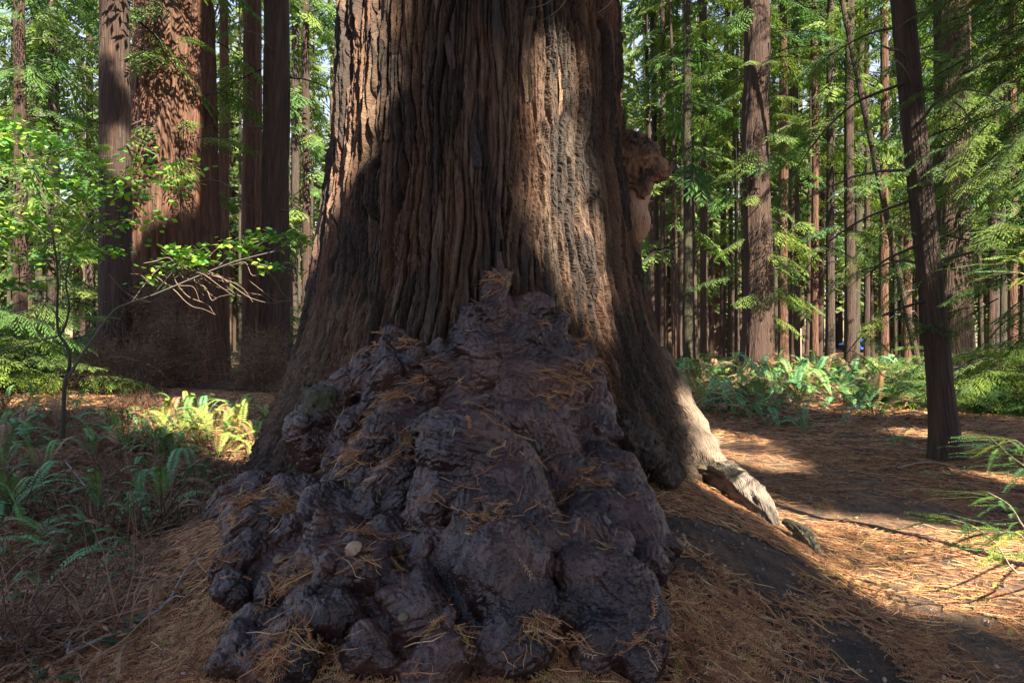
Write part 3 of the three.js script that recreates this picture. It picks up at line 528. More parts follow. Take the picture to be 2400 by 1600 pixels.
{ // a limb of the giant above the frame; its twigs shade the sunlit patch of bark
  const r = mulberry(44), a = trunkPoint(0.75, 7.4), c = curve([a, V(1.9, 7.1, -3.9), V(2.5, 6.1, -2.6), V(2.75, 5.5, -1.9)], 16), b = new Buf(); b.tube(c, c.map((_, k) => mix(0.05, 0.008, k / 16)), 7, [0.09, 0.07, 0.055]);
  const limb = mesh('limb', b.geo(), MAT.twig, giant), m = [], q = [];
  for (let k = 0; k < 4; k++) { const p = c[9 + 2 * k > 16 ? 16 : 9 + 2 * k]; m.push(M4(p, Q(0.4 * (r() - 0.5), r() * 6.28, -0.5 * r(), 'YZX'), 0.25 + 0.2 * r())); q.push(mix3(GREEN.mid[0], GREEN.mid[1], r())); }
  inst('spray', BR.near[0], MAT.foliage, m, q, limb);
  for (const pts of [[[1330, -60], [1290, 15], [1245, 48]], [[1330, -80], [1260, 5], [1212, 20]], [[1440, -50], [1400, 10], [1372, 30]]]) { const d = 4.2, cc = curve(pts.map(([u, v], k) => at(u, v, d + 0.1 * k)), 8), tb = new Buf(); cc.unshift(at(1400, -420, d)); tb.tube(cc, cc.map((_, k) => 0.007 * (1.1 - k / 9)), 5, [0.14, 0.11, 0.09]); mesh('hanging_twig', tb.geo(), MAT.twig, giant); }
}
// ---------------------------------------------------------------- background trees
const FAR = 'slim redwood trunks standing deep in the forest beyond the fern bank';
const TREES = [
  // left of the giant
  { u: 400, v: 880, depth: 17, w: 190, h: 40, mat: MAT.barkSunlitRed, seg: 150, rows: 190, rough: 0.08, flare: 0.28, dead: 9, label: 'thick reddish redwood behind the leafy shrub and dry brush', f: { n: 150, y0: 3.4, y1: 22, len: 0.75, green: 'mid' } },
  { u: 262, v: 870, depth: 14.5, w: 68, h: 34, mat: MAT.barkShadedDark, seg: 60, rows: 110, dead: 2, label: 'dark straight redwood just in front of the thick reddish one', f: { n: 50, y0: 7, y1: 26, len: 1.2, green: 'dark' } },
  { u: 513, v: 860, depth: 24, w: 26, mat: MAT.barkSunlitRed, label: 'thin reddish trunk squeezed beside the thick reddish redwood', f: { n: 50, y0: 8, len: 0.8, green: 'mid' } },
  { u: 578, v: 860, depth: 20, w: 46, h: 34, mat: MAT.barkSunlitRed, seg: 60, rows: 110, label: 'cinnamon redwood trunk caught by the sun behind the leaf spray', f: { n: 60, y0: 7.5, len: 0.9, green: 'sunny' } },
  { u: 634, v: 865, depth: 17.5, w: 62, h: 34, mat: MAT.barkShadedDark, seg: 60, rows: 110, rough: 0.14, label: 'dark furrowed redwood nearest the left side of the giant', f: { n: 60, y0: 6, len: 0.9, green: 'mid' } },
  { u: 703, v: 850, depth: 30, w: 20, mat: MAT.barkShadedDark, label: 'slim dark trunk showing in the gap next to the giant', f: { n: 90, y0: 4, len: 0.7, green: 'sunny' } },
  { u: 45, v: 850, depth: 22, w: 30, mat: MAT.barkShadedDark, label: 'dark trunk behind the shrub at the edge of the picture', f: { n: 170, y0: 2, y1: 20, len: 1.0, green: 'dark', geos: BR.mid } },
  { u: 120, v: 845, depth: 30, w: 24, mat: MAT.barkGrey, label: 'slender trunk between the shrub stems and the edge', f: { n: 150, y0: 2.5, y1: 22, len: 0.8, green: 'pale' } },
  { u: 205, v: 845, depth: 34, w: 18, mat: MAT.barkGrey, label: 'slender distant trunk beside the dark straight redwood', f: { n: 150, y0: 3, y1: 26, len: 0.8, green: 'mid' } },
  // right of the giant
  { u: 1523, v: 838, depth: 36, w: 14, h: 36, mat: MAT.barkShadedDark, label: 'pole-thin dark trunk seen just past the snout-shaped burl', f: { n: 60, y0: 12, len: 0.6, green: 'mid' } },
  { u: 1505, v: 838, depth: 42, w: 10, h: 40, mat: MAT.barkGrey, label: 'thinnest trunk against the bright gap beside the giant', f: { n: 60, y0: 12, len: 0.6, green: 'pale' } },
  { u: 1580, v: 842, depth: 28, w: 22, h: 34, mat: MAT.barkMoss, label: 'mossy green-brown trunk left of the big foliage-clad one', f: { n: 130, y0: 5, len: 0.75, green: 'pale' } },
  { u: 1738, v: 848, depth: 24, w: 66, h: 36, mat: MAT.barkShadedDark, seg: 60, rows: 100, dead: 6, label: 'broad dark redwood clad in hanging green sprays beyond the ferns', f: { n: 260, y0: 1.6, y1: 24, len: 0.8, green: 'dark', geos: BR.mid } },
  { u: 1800, v: 842, depth: 30, w: 22, mat: MAT.barkSunlitRed, label: 'sunlit reddish trunk right beside the foliage-clad redwood', f: { n: 60, y0: 6, len: 0.6, green: 'mid' } },
  { u: 1826, v: 842, depth: 34, w: 22, mat: MAT.barkGrey, label: 'second trunk to the right of the foliage-clad redwood', f: { n: 80, y0: 5, len: 0.6, green: 'mid' } },
  { u: 1872, v: 842, depth: 33, w: 17, mat: MAT.barkSunlitRed, label: 'third trunk to the right of the foliage-clad redwood', f: { n: 80, y0: 6, len: 0.6, green: 'sunny' } },
  { u: 1908, v: 842, depth: 27, w: 20, mat: MAT.barkGrey, label: 'brown trunk beside the forked dark pair beyond the ferns', f: { n: 100, y0: 5, len: 0.7, green: 'mid' } },
  { u: 1952, v: 845, depth: 25, w: 24, mat: MAT.barkShadedDark, label: 'straight dark trunk in front of the far clearing, beyond the ferns', f: { n: 120, y0: 4.5, len: 0.7, green: 'mid', geos: BR.mid } },
  { u: 1992, v: 842, depth: 31, w: 13, mat: MAT.barkShadedDark, label: 'narrow dark trunk between the straight dark one and the warm brown one', f: { n: 70, y0: 5, len: 0.6, green: 'pale' } },
  { u: 2032, v: 842, depth: 28, w: 22, mat: MAT.barkSunlitRed, label: 'warm brown trunk next to the slanting thin one', f: { n: 100, y0: 5, len: 0.7, green: 'mid' } },
  { u: 2118, v: 842, depth: 21, w: 15, mat: MAT.barkShadedDark, lean: [-0.21, 0], label: 'thin dark trunk slanting up to the left across the others', f: { n: 40, y0: 6, len: 0.8, green: 'mid' } },
  { u: 2085, v: 842, depth: 35, w: 20, mat: MAT.barkSunlitRed, label: 'sunlit trunk behind the thin slanting one', f: { n: 90, y0: 5, len: 0.6, green: 'sunny' } },
  { u: 2190, v: 850, depth: 15, w: 78, h: 34, mat: MAT.barkShadedDark, seg: 60, rows: 100, dead: 5, label: 'thick dark redwood half hidden behind the leaning trunk', f: { n: 150, y0: 2.2, y1: 18, len: 0.8, green: 'dark', geos: BR.mid } },
  { u: 2222, v: 860, depth: 19, w: 22, mat: MAT.barkSunlitRed, label: 'short sunlit stretch of reddish trunk right of the thick dark one', f: { n: 60, y0: 5, len: 0.8, green: 'mid', geos: BR.mid } },
  { u: 2328, v: 850, depth: 22, w: 20, mat: MAT.barkSunlitRed, label: 'sunlit trunk nearest the edge behind the green sprays', f: { n: 90, y0: 4, len: 0.8, green: 'sunny', geos: BR.mid } },
  { u: 2172, v: 1055, depth: 8.7, w: 54, h: 20, mat: MAT.barkGrey, seg: 60, rows: 130, rough: 0.07, lean: [-0.095, 0.01], flare: 0.6, dead: 8, label: 'slim leaning redwood standing beside the path', f: { n: 40, y0: 9, y1: 18, len: 1.1, green: 'mid', geos: BR.mid } },
];
for (const t of TREES) redwood(t);
{
  const r = mulberry(404), spots = [];
  for (let k = 0; k < 74; k++) { const left = k % 4 === 3, u = left ? 10 + r() * 720 : 1490 + r() * 880; spots.push([u, 34 + 34 * r() * r() + (left ? 4 : 0)]); }
  for (let k = 0; k < 16; k++) spots.push([1480 + 260 * r(), 30 + 34 * r()]);
  for (let k = 0; k < 5; k++) spots.push([655 + 80 * r(), 32 + 26 * r()]);
  for (const [u, d] of spots) redwood({ u, v: 834, depth: d, w: (0.16 + 0.3 * r()) * 1600 / d / 1.02, seed: Math.round(u * 31 + d), mat: [MAT.barkGrey, MAT.barkShadedDark, MAT.barkShadedDark, MAT.barkMoss][r() * 4 | 0], dead: 1, group: FAR, lean: [(r() - 0.5) * 0.05, 0],
    label: u < 900 ? 'slim redwood trunk deep in the forest behind the left-hand trees' : 'slim redwood trunk deep in the forest beyond the fern bank', f: { n: 70, y0: 5 + 7 * r(), y1: 32, len: 0.6, green: r() < 0.4 ? 'pale' : r() < 0.7 ? 'sunny' : 'mid' } });
}
{ // the wood farther off, which reads as one mass
  const b = new Buf(), r = mulberry(9); b.tube([V(0, -1, 0), V(0, 14, 0), V(0, 30, 0)], [0.4, 0.3, 0.08], 7, [0.13, 0.085, 0.06], false);
  for (let k = 0; k < 240; k++) { const y = 6 + 26 * r(), a = r() * 6.28, R = (0.5 + 3.2 * r()) * (1.15 - y / 34), d = V(Math.cos(a), -0.3 - 0.3 * r(), Math.sin(a)).normalize(), s = V(-d.z, 0.6 * (r() - 0.5), d.x).normalize(), q = 0.6 + 0.8 * r(); b.blade(V(d.x * R * 0.6, y, d.z * R * 0.6), d, s, 1.3 + r(), 0.22 + 0.2 * r(), [0.14 * q, 0.20 * q, 0.045 * q]); }
  const g = b.geo(), mats = [], cols = [];
  for (let k = 0; k < 600; k++) { const d = k < 330 ? 66 + 62 * r() : 130 + 150 * r(), u = -300 + 2950 * r(), p = at(u, 800, d);  p.y = (d < 128 ? groundH(p.x, p.z) : hillH(p.x, p.z)) - 0.4; mats.push(M4(p, Q(0, r() * 6.28, 0), V(1, 0.7 + 0.6 * r(), 1).multiplyScalar(0.7 + 0.5 * r()))); const w = 0.7 + 0.6 * r(); cols.push([w, w, w]); }
  const m = inst('distant_forest', g, MAT.foliage, mats, cols, scene); m.userData = { kind: 'stuff', label: 'distant mass of slender conifers glowing in the sun', category: 'forest' };
}

// ---------------------------------------------------------------- unseen canopy added behind the camera for shade, carved open along shafts of sun
const LIT = []; // [point, radius]
const lit = (u, v, d, r) => LIT.push([at(u, v, d), r]);
const litGround = (u, v, r) => { for (let d = 3; d < 30; d += 0.02) { const p = at(u, v, d); if (p.y < groundH(p.x, p.z)) { LIT.push([p, r]); return; } } };
for (const [u, v, r] of [[1930, 1195, 0.05], [1960, 1208, 0.16], [2000, 1222, 0.22], [2080, 1240, 0.26], [2160, 1262, 0.26], [2240, 1290, 0.24], [2330, 1320, 0.26], [1700, 1045, 0.28], [1660, 1025, 0.36], [1760, 1075, 0.04], [2280, 1240, 0.05], [2100, 1000, 0.06], [2280, 1095, 0.08]]) litGround(u, v, r);
for (const [u, v, d, r] of [[1330, 300, 4.95, 0.07], [1345, 390, 4.9, 0.18], [1350, 450, 4.9, 0.18], [1375, 540, 4.9, 0.08], [1390, 640, 4.9, 0.04], [1325, 90, 4.95, 0.1],
  [1592, 950, 5.9, 0.04], [1650, 1090, 5.4, 0.03], [1720, 1100, 5.4, 0.04],
  [350, 280, 16, 0.7], [420, 60, 16, 0.6], [450, 130, 16, 0.6], [470, 250, 16, 0.6], [400, 400, 16, 0.4], [578, 240, 19.6, 0.5], [578, 420, 19.6, 0.5], [578, 580, 19.6, 0.5], [578, 700, 19.6, 0.45], [512, 330, 23.5, 0.6], [455, 450, 16, 0.3], [280, 330, 14.2, 0.2],
  [430, 930, 9.5, 0.4], [500, 910, 9.5, 0.5], [460, 900, 10, 0.5], [570, 930, 9.5, 0.45], [350, 960, 9.2, 0.25], [560, 1000, 8.5, 0.25], [20, 935, 12, 0.8], [80, 915, 13, 0.5], [600, 560, 8, 0.4], [520, 590, 8, 0.35], [640, 530, 8, 0.3], [180, 330, 8.2, 0.5], [60, 400, 8.2, 0.4], [320, 420, 8.2, 0.3], [420, 620, 8.2, 0.25], [700, 540, 8, 0.25], [600, 820, 16, 0.5],
  [2110, 440, 8.5, 0.2], [2120, 330, 8.5, 0.15], [2280, 1180, 3.7, 0.25], [2320, 1020, 3.9, 0.25], [2330, 560, 4.5, 0.2], [1850, 900, 15, 0.7], [2000, 930, 13, 0.6], [1750, 880, 18, 0.9], [2080, 860, 18, 0.8], [2230, 450, 7.5, 0.5], [2300, 300, 7.5, 0.4]]) lit(u, v, d, r);
for (let k = LIT.length - 1; k >= 0; k--) { const [q] = LIT[k], dx = TREE.x - q.x, dz = TREE.z - q.z, t = dx * AZ[0] + dz * AZ[1]; if (t > 0.5 && Math.abs(dx * AZ[1] - dz * AZ[0]) < 1.42 && q.z < TREE.z + 0.5) LIT.splice(k, 1); } // spots in the giant's own shadow
function inShaft(p, pad) {
  for (const [q, rad] of LIT) { const dx = p.x - q.x, dy = p.y - q.y, dz = p.z - q.z, t = dx * SUN.x + dy * SUN.y + dz * SUN.z; if (t < 0) continue; const e = dx * dx + dy * dy + dz * dz - t * t, R = rad + pad; if (e < R * R) return true; }
  return false;
}
{
  const clump = (() => { // a tuft of sprays about a metre across
    const b = new Buf(), r = mulberry(61);
    for (let k = 0; k < 90; k++) { const p = V(r() - 0.5, (r() - 0.5) * 0.6, r() - 0.5), a = r() * 6.28, d = V(Math.cos(a), -0.5 * r(), Math.sin(a)).normalize(), s = V(-d.z, 0.8 * (r() - 0.5), d.x).normalize(), q = 0.8 + 0.4 * r(); b.blade(p, d, s, 0.3 + 0.2 * r(), 0.035, [0.05 * q, 0.10 * q, 0.035 * q]); }
    return b.geo();
  })();
  const trunks = [[3.9, 7.5], [10.2, 4.5], [-3.5, 10.5], [6.6, 13], [14.5, 9], [1, 17], [13.3, 17], [-6, 4.5]].map(([x, z]) => { const hits = x2 => LIT.filter(([q]) => { const dx = x2 - q.x, dz = z - q.z; return dx * AZ[0] + dz * AZ[1] > 0 && Math.abs(dx * AZ[1] - dz * AZ[0]) < 0.45; }).length; let best = x; for (let e = 0; e < 40; e++) { const x2 = x + (e % 2 ? 1 : -1) * 0.1 * Math.ceil(e / 2); if (hits(x2) < hits(best)) best = x2; } return { x: best, z, mats: [] }; }), r = mulberry(88);
  for (let k = 0; k < 20000; k++) {
    const left = r() < 0.4, p = left ? V(-11 + 9 * r(), r() * 5, -19 + 18 * r()) : V(-3 + 11 * r(), r() * 5, -15 + 14.5 * r()), t = 15 + 15 * r(), q = p.addScaledVector(SUN, t), s = 0.4 + 0.4 * r();
    if (q.y < 7 || (q.z < 0 && (q.y - 1.5) / -q.z < 0.75)) continue;
    if (inShaft(q, 0.85 * s + (r() < 0.008 ? -0.9 : 0.0))) continue;
    let best = null, bd = 1e9; for (const w of trunks) { const d = Math.hypot(q.x - w.x, q.z - w.z); if (d < bd) { bd = d; best = w; } }
    best.mats.push(M4(V(q.x - best.x, q.y - groundH(best.x, best.z), q.z - best.z), Q(0.4 * (r() - 0.5), r() * 6.28, 0.4 * (r() - 0.5)), s));
  }
  for (let k = 0; k < 9000; k++) { // more unseen foliage added to cut sky light, left open to the upper left
    const q = V(-3.5 + 20 * r(), 11 + 11 * r(), -4 + 24 * r()), s = 0.5 + 0.6 * r(); if (q.z < 0 && (q.y - 1.5) / -q.z < 0.75) continue; if (inShaft(q, 0.85 * s)) continue;
    let best = null, bd = 1e9; for (const w of trunks) { const d = Math.hypot(q.x - w.x, q.z - w.z); if (d < bd) { bd = d; best = w; } }
    best.mats.push(M4(V(q.x - best.x, q.y - groundH(best.x, best.z), q.z - best.z), Q(0.4 * (r() - 0.5), r() * 6.28, 0.4 * (r() - 0.5)), s));
  }
  for (const w of trunks) {
    let hit = 0; for (const [q] of LIT) { const dx = w.x - q.x, dz = w.z - q.z, t = dx * AZ[0] + dz * AZ[1]; if (t > 0 && Math.abs(dx * AZ[1] - dz * AZ[0]) < 0.3) hit++; }
    const t = thing('shade_canopy_tree', 'unseen conifer behind the viewpoint, its crown added and shaped for shade', 'tree', V(w.x, groundH(w.x, w.z), w.z), 'trees behind the viewpoint');
    mesh('trunk', trunkGeo(0.22, 0.08, 24, [0, 0], 14, 30, 0.02, w.x), MAT.barkGrey, t);
    inst('crown', clump, MAT.canopy, w.mats, null, t);
    console.log('canopy', w.x, w.z, 'clumps', w.mats.length, 'shafts cut by stem', hit);
  }
}

// ---------------------------------------------------------------- ferns
function frondGeo(seed, L, arch, droop, pairs, curl) { // pinnate leaf arching along +z
  const r = mulberry(seed), b = new Buf(), n = 10, pts = [];
  for (let k = 0; k <= n; k++) { const t = k / n; pts.push(V(0.03 * L * noise(seed, t * 2, 1), L * (arch * t - droop * t * t * t), L * (t - 0.15 * t * t) * (1 - 0.15 * arch))); }
  const C = new THREE.CatmullRomCurve3(pts); b.tube(C.getPoints(8), Array.from({ length: 9 }, (_, k) => 0.0035 * L * (1.2 - k / 9) + 0.0006), 3, [0.9, 0.8, 0.5], false);
  for (let k = 0; k < pairs; k++) {
    const t = 0.14 + 0.86 * k / pairs, p = C.getPoint(t), T = C.getTangent(t), w = 0.115 * L * Math.sin(Math.min(1, (t - 0.05) / 0.5) * 1.57) * Math.pow(1 - t, 0.42) + 0.006 * L;
    for (const sg of [-1, 1]) {
      const S = V(sg, 0, 0).addScaledVector(T, 0.35), U = V().crossVectors(T, V(sg, 0, 0)).multiplyScalar(sg); S.y -= 0.22 + curl * r(); S.normalize();
      const side = V().copy(T).addScaledVector(S, -T.dot(S)).normalize(), q = 0.85 + 0.3 * r();
      b.blade(p, S, side, w * (0.85 + 0.3 * r()), 0.36 * L / pairs, [q, q, q]);
    }
  }
  return b.geo();
}
const FROND = [frondGeo(1, 1, 0.75, 0.55, 30, 0.1), frondGeo(2, 1, 0.55, 0.75, 30, 0.2), frondGeo(3, 1, 1.0, 0.6, 28, 0.1), frondGeo(4, 1, 0.35, 0.5, 30, 0.3), frondGeo(5, 1, 0.6, 0.95, 26, 0.6)];
const fm = (r, g, b) => std({ vertexColors: true, side: THREE.DoubleSide, color: rgb(r, g, b), roughness: 0.6 });
const FERNMAT = { green: fm(0.12, 0.25, 0.055), teal: fm(0.10, 0.25, 0.095), yellow: fm(0.22, 0.28, 0.05), brown: fm(0.24, 0.13, 0.06) };
function fern(p, size, n, r, mats, label, group, cat = 'fern', arc = 6.283, a0 = 0) {
  const t = thing('sword_fern', label, cat, p, group);
  for (let k = 0; k < n; k++) {
    const m = mesh('frond', FROND[r() * 5 | 0], FERNMAT[mats[r() * mats.length | 0]], t); m.rotation.order = 'YXZ';
    m.rotation.set(-0.6 + 0.65 * r(), a0 + (k + 0.7 * r()) / n * arc, 0.4 * (r() - 0.5)); m.scale.setScalar(size * (0.65 + 0.5 * r()));
  }
  return t;
}
{
  const r = mulberry(300), bank = [];
  let guard = 0; while (bank.length < 95 && guard++ < 5000) { // the bank beyond the path
    const d = 11.2 + 13 * Math.pow(r(), 0.8), u = 1545 + r() * 640, p = at(u, 800, d); if (pathDist(p.x, p.z) < 1.75 || bank.some(q => q.distanceTo(p) < 0.55)) continue; if (d < 12.5 && u > 2080) continue;
    p.y = groundH(p.x, p.z) - 0.02; bank.push(p);
    fern(p, 0.95 + 0.35 * r(), 10 + 4 * r() | 0, r, r() < 0.25 ? ['yellow', 'green', 'brown'] : ['green', 'teal', 'teal', 'green', 'brown'], 'sword fern in the crowded bank of ferns beyond the path', 'ferns of the bank beyond the path');
  }
  // left side: sunlit thicket and shaded clumps
  for (let k = 0; k < 26; k++) { const p = at(340 + 290 * r(), 800, 8.3 + 2.6 * r()); p.y = groundH(p.x, p.z); if (Math.hypot(p.x - TREE.x, p.z - TREE.z) < 2.4) continue; fern(p, 0.6 + 0.25 * r(), 9, r, ['yellow', 'green', 'yellow', 'brown'], 'fern in the sunlit yellow-green thicket left of the giant trunk', 'ferns of the sunlit thicket'); }
  for (let k = 0; k < 48; k++) { const p = at(-20 + 520 * r(), 800, 4.6 + 5.6 * r()); if (Math.hypot(p.x - TREE.x, p.z - TREE.z) < 2.6) continue; p.y = groundH(p.x, p.z); fern(p, 0.6 + 0.25 * r(), 7, r, ['teal', 'green', 'teal', 'green', 'brown', 'brown'], 'shaded fern in the tangle below the leafy shrub', 'shaded ferns of the left tangle').scale.setScalar(0.92); }
  const one = (u, v, d, size, n, mats, label, arc, a0) => { const p = at(u, v, d); p.y = groundH(p.x, p.z); return fern(p, size, n, r, mats, label, undefined, 'fern', arc, a0); };
  one(230, 1105, 4.8, 0.62, 4, ['teal'], 'fern with one long frond arching over the brown litter', 1.2, -1.9);
  one(330, 1150, 4.3, 0.62, 4, ['teal'], 'fern with a ragged frond hanging down towards the fallen white stick', 0.9, -0.9);
  one(100, 1260, 3.9, 0.5, 3, ['teal'], 'small fern with a single bright frond drooping at the lower edge', 0.8, -0.5);
  one(10, 1100, 4.6, 0.6, 6, ['teal', 'green'], 'fern cut off by the picture edge above the drooping small one', 3, -0.5);
  one(10, 1010, 5.6, 0.75, 7, ['teal', 'green'], 'broad dark fern at the edge below the shrub', 4, -1);
  one(600, 985, 6.7, 0.6, 5, ['teal', 'green'], 'low fern whose fronds reach the foot of the giant trunk', 3, 0);
  one(2060, 1020, 9.8, 0.45, 7, ['teal', 'green'], 'small fern standing alone at the dark edge of the path');
  one(2150, 1120, 7.4, 0.3, 4, ['green'], 'tiny fern seedling on the litter before the leaning redwood');
  one(1850, 995, 11, 0.6, 8, ['teal', 'green'], 'fern leaning out over the path from the front of the bank');
}

// ---------------------------------------------------------------- leafy shrub on the left
{
  const D = 8.3, base = at(143, 945, D); base.y = groundH(base.x, base.z);
  const t = thing('leafy_shrub', 'slender shrub with forked dark stems and tiers of bright green leaves', 'shrub', V(base.x, base.y, base.z)), r = mulberry(50), o = t.position;
  const w = (u, v, d) => at(u, v, d).sub(o), ends = [], bark1 = [0.06, 0.05, 0.035], bark2 = [0.22, 0.19, 0.16];
  const limb = (name, pts, r0, r1, col, seg = 7) => { const c = curve(pts, 18), b = new Buf(); b.tube(c, c.map((_, k) => mix(r0, r1, k / 18)), seg, col); const m = mesh(name, b.geo(), MAT.twig, t); return c; };
  limb('stem', [V(0, -0.05, 0), w(148, 880, D), w(160, 830, D), w(150, 790, D), w(135, 770, D), w(130, 720, D), w(132, 640, D - 0.1), w(120, 540, D - 0.2), w(90, 420, D - 0.3)], 0.026, 0.008, bark1);
  limb('stem', [w(153, 870, D), w(190, 810, D), w(225, 760, D), w(262, 712, D), w(285, 700, D), w(350, 678, D - 0.1), w(440, 640, D - 0.2), w(540, 600, D - 0.25), w(640, 575, D - 0.3), w(700, 560, D - 0.3)], 0.02, 0.005, [0.09, 0.08, 0.07]);
  limb('stem', [w(135, 772, D), w(150, 745, D), w(158, 700, D), w(150, 640, D + 0.1), w(175, 560, D + 0.2), w(230, 470, D + 0.2), w(290, 390, D)], 0.016, 0.005, bark1);
  limb('stem', [w(130, 772, D), w(80, 785, D + 0.1), w(20, 800, D + 0.2), w(-60, 810, D + 0.2)], 0.014, 0.007, [0.12, 0.12, 0.06]);
  limb('stem', [w(138, 740, D + 0.1), w(118, 710, D + 0.1), w(90, 695, D + 0.1), w(100, 670, D + 0.2), w(60, 640, D + 0.2)], 0.012, 0.006, bark2);
  const shoots = [ // leafy side branches: [points]
    [[120, 560], [60, 500], [-10, 470]], [[110, 500], [150, 440], [220, 400]], [[100, 440], [40, 380], [-20, 340]], [[95, 430], [120, 350], [190, 310]], [[230, 470], [290, 430], [370, 410]], [[260, 430], [320, 390], [390, 370]], [[90, 420], [60, 330], [90, 290]], [[175, 560], [240, 520], [290, 480]], [[150, 600], [60, 590], [-10, 570]], [[440, 640], [500, 570], [560, 540]], [[500, 612], [560, 560], [620, 530]], [[560, 595], [620, 545], [700, 530]], [[620, 580], [670, 550], [710, 545]], [[350, 678], [420, 600], [480, 560]], [[300, 695], [360, 620], [420, 590]], [[560, 595], [610, 610], [660, 612]], [[130, 640], [70, 650], [10, 660]], [[132, 620], [200, 580], [260, 570]], [[220, 480], [180, 430], [150, 410]], [[470, 630], [450, 590], [400, 570]], [[60, 500], [20, 520], [-20, 530]], [[90, 420], [30, 300], [0, 270]]];
  const leaves = [];
  const addLeaves = (c, n, spread) => { for (let k = 0; k < n; k++) { const p = c[Math.min(c.length - 1, Math.floor((0.25 + 0.75 * r()) * c.length))].clone(); p.x += (r() - 0.5) * spread; p.z += (r() - 0.5) * spread * 1.4; p.y += (r() - 0.5) * spread * 0.28; leaves.push([p, r() * 6.28, 0.55 + 0.6 * r()]); } };
  shoots.forEach((s, i) => { const dd = D - 0.5 + 0.9 * r(), c = limb('branch', s.map(([u, v], k) => w(u, v, k === 0 ? D : dd)), 0.007, 0.002, i > 8 ? [0.15, 0.12, 0.095] : bark1, 5); addLeaves(c, i < 9 || i > 15 ? 115 : 60, i < 9 ? 0.75 : 0.4); });
  for (let k = 0; k < 22; k++) { const u = 240 + 330 * r(), v = 600 + 60 * r(), dd = D - 0.3 + 0.6 * r(), n = 3 + r() * 3 | 0, pts = [w(u, v, D)]; let cu = u, cv = v; for (let q = 0; q < n; q++) { cu += 12 + 34 * r(); cv += -8 + 42 * r(); pts.push(w(cu, cv, dd)); } limb('dead_twig', pts, 0.006, 0.002, [0.17, 0.115, 0.085], 4); }
  const lb = new Buf(), oval = (b, k) => { const ring = [[0, 0], [0.28, 0.26], [0.42, 0.58], [0.25, 0.88], [0, 1.12], [-0.25, 0.88], [-0.42, 0.58], [-0.28, 0.26]], c = b.v(0, 0.02, 0.55, [1, 1, 1], 0.5, 0.5), id = ring.map(([x, z]) => b.v(x, -0.05 * Math.abs(x) - 0.06 * z * z, z, [1, 1, 1], x, z)); id.forEach((a, i) => b.f(c, id[(i + 1) % 8], a)); };
  oval(lb); const lg = lb.geo(), cols = [rgb(0.16, 0.38, 0.05), rgb(0.24, 0.44, 0.05), rgb(0.10, 0.28, 0.07), rgb(0.34, 0.48, 0.06)], lm = cols.map(c => leafy({ color: c, roughness: 0.5 }, 0.5));
  leaves.slice(0, 290).forEach(([p, a, s]) => { const m = mesh('leaf', lg, lm[r() * 4 | 0], t); m.position.copy(p); m.quaternion.copy(Q(0.9 * (r() - 0.5) + 0.3, a, 0.9 * (r() - 0.5))); m.scale.setScalar(0.088 * s); });
  const rest = leaves.slice(290); inst('leaves', lg, leafy({ color: rgb(1, 1, 1), roughness: 0.5 }, 0.5), rest.map(([p, a, s]) => M4(p, Q(0.9 * (r() - 0.5) + 0.3, a, 0.9 * (r() - 0.5)), 0.088 * s)), rest.map(() => { const c = cols[r() * 4 | 0]; return [c.r, c.g, c.b]; }), t);
}
// bushy undergrowth far left, and dry twiggy brush round the reddish redwood
function bush(u, v, d, R, n, geos, g, label, name, cat) {
  const p = at(u, v, d); p.y = groundH(p.x, p.z); const t = thing(name, label, cat, p), r = mulberry(Math.round(u + d * 100)), mats = [], cols = [];
  for (let k = 0; k < n; k++) { const a = r() * 6.28, e = Math.acos(1 - r()), q = Math.pow(r(), 0.5); mats.push(M4(V(Math.sin(e) * Math.cos(a) * R[0] * q, Math.cos(e) * R[1] * q + 0.05, Math.sin(e) * Math.sin(a) * R[0] * q), Q(0.8 * (r() - 0.5), r() * 6.28, 0.9 * (r() - 0.5)), (0.35 + 0.3 * r()) * (R[2] ?? 1))); cols.push(mix3(g[0], g[1], r())); }
  geos.forEach((x, i) => inst('foliage', x, MAT.foliage, mats.filter((_, k) => k % geos.length === i), cols.filter((_, k) => k % geos.length === i), t)); return t;
}
const twigGeo = (() => { const b = new Buf(), r = mulberry(12); for (let k = 0; k < 26; k++) { const p = V((r() - 0.5) * 0.5, r() * 0.2, (r() - 0.5) * 0.5), pts = [p]; let d = V(r() - 0.5, 0.9 * r() - 0.1, r() - 0.5).normalize(); for (let q = 0; q < 3; q++) { d = d.clone().add(V(r() - 0.5, r() - 0.55, r() - 0.5).multiplyScalar(0.8)).normalize(); pts.push(pts[q].clone().addScaledVector(d, 0.14 + 0.1 * r())); } b.tube(pts, [0.006, 0.005, 0.003, 0.001], 3, [1, 1, 1], false); } for (let k = 0; k < 60; k++) { const p = V((r() - 0.5) * 0.7, (r() - 0.3) * 0.5, (r() - 0.5) * 0.7), d = V(r() - 0.5, r() - 0.5, r() - 0.5).normalize(), s = V(r() - 0.5, r() - 0.5, r() - 0.5).cross(d).normalize(); b.blade(p, d, s, 0.07 + 0.06 * r(), 0.009, [1, 1, 0.9]); } return b.geo(); })();
const DRY = [[0.17, 0.10, 0.06], [0.38, 0.24, 0.15]];
bush(350, 880, 15.1, [1.05, 2.4, 2.3], 60, [twigGeo], DRY, 'mound of dry brown twigs against the foot of the thick reddish redwood', 'dry_brush', 'brush');
bush(255, 890, 13.5, [0.9, 1.0, 2.0], 40, [twigGeo], DRY, 'low dry brush below the dark straight redwood', 'dry_brush', 'brush');
bush(600, 880, 14.5, [0.5, 1.5, 1.9], 26, [twigGeo], DRY, 'dry pinkish brush before the sunlit cinnamon trunk', 'dry_brush', 'brush');
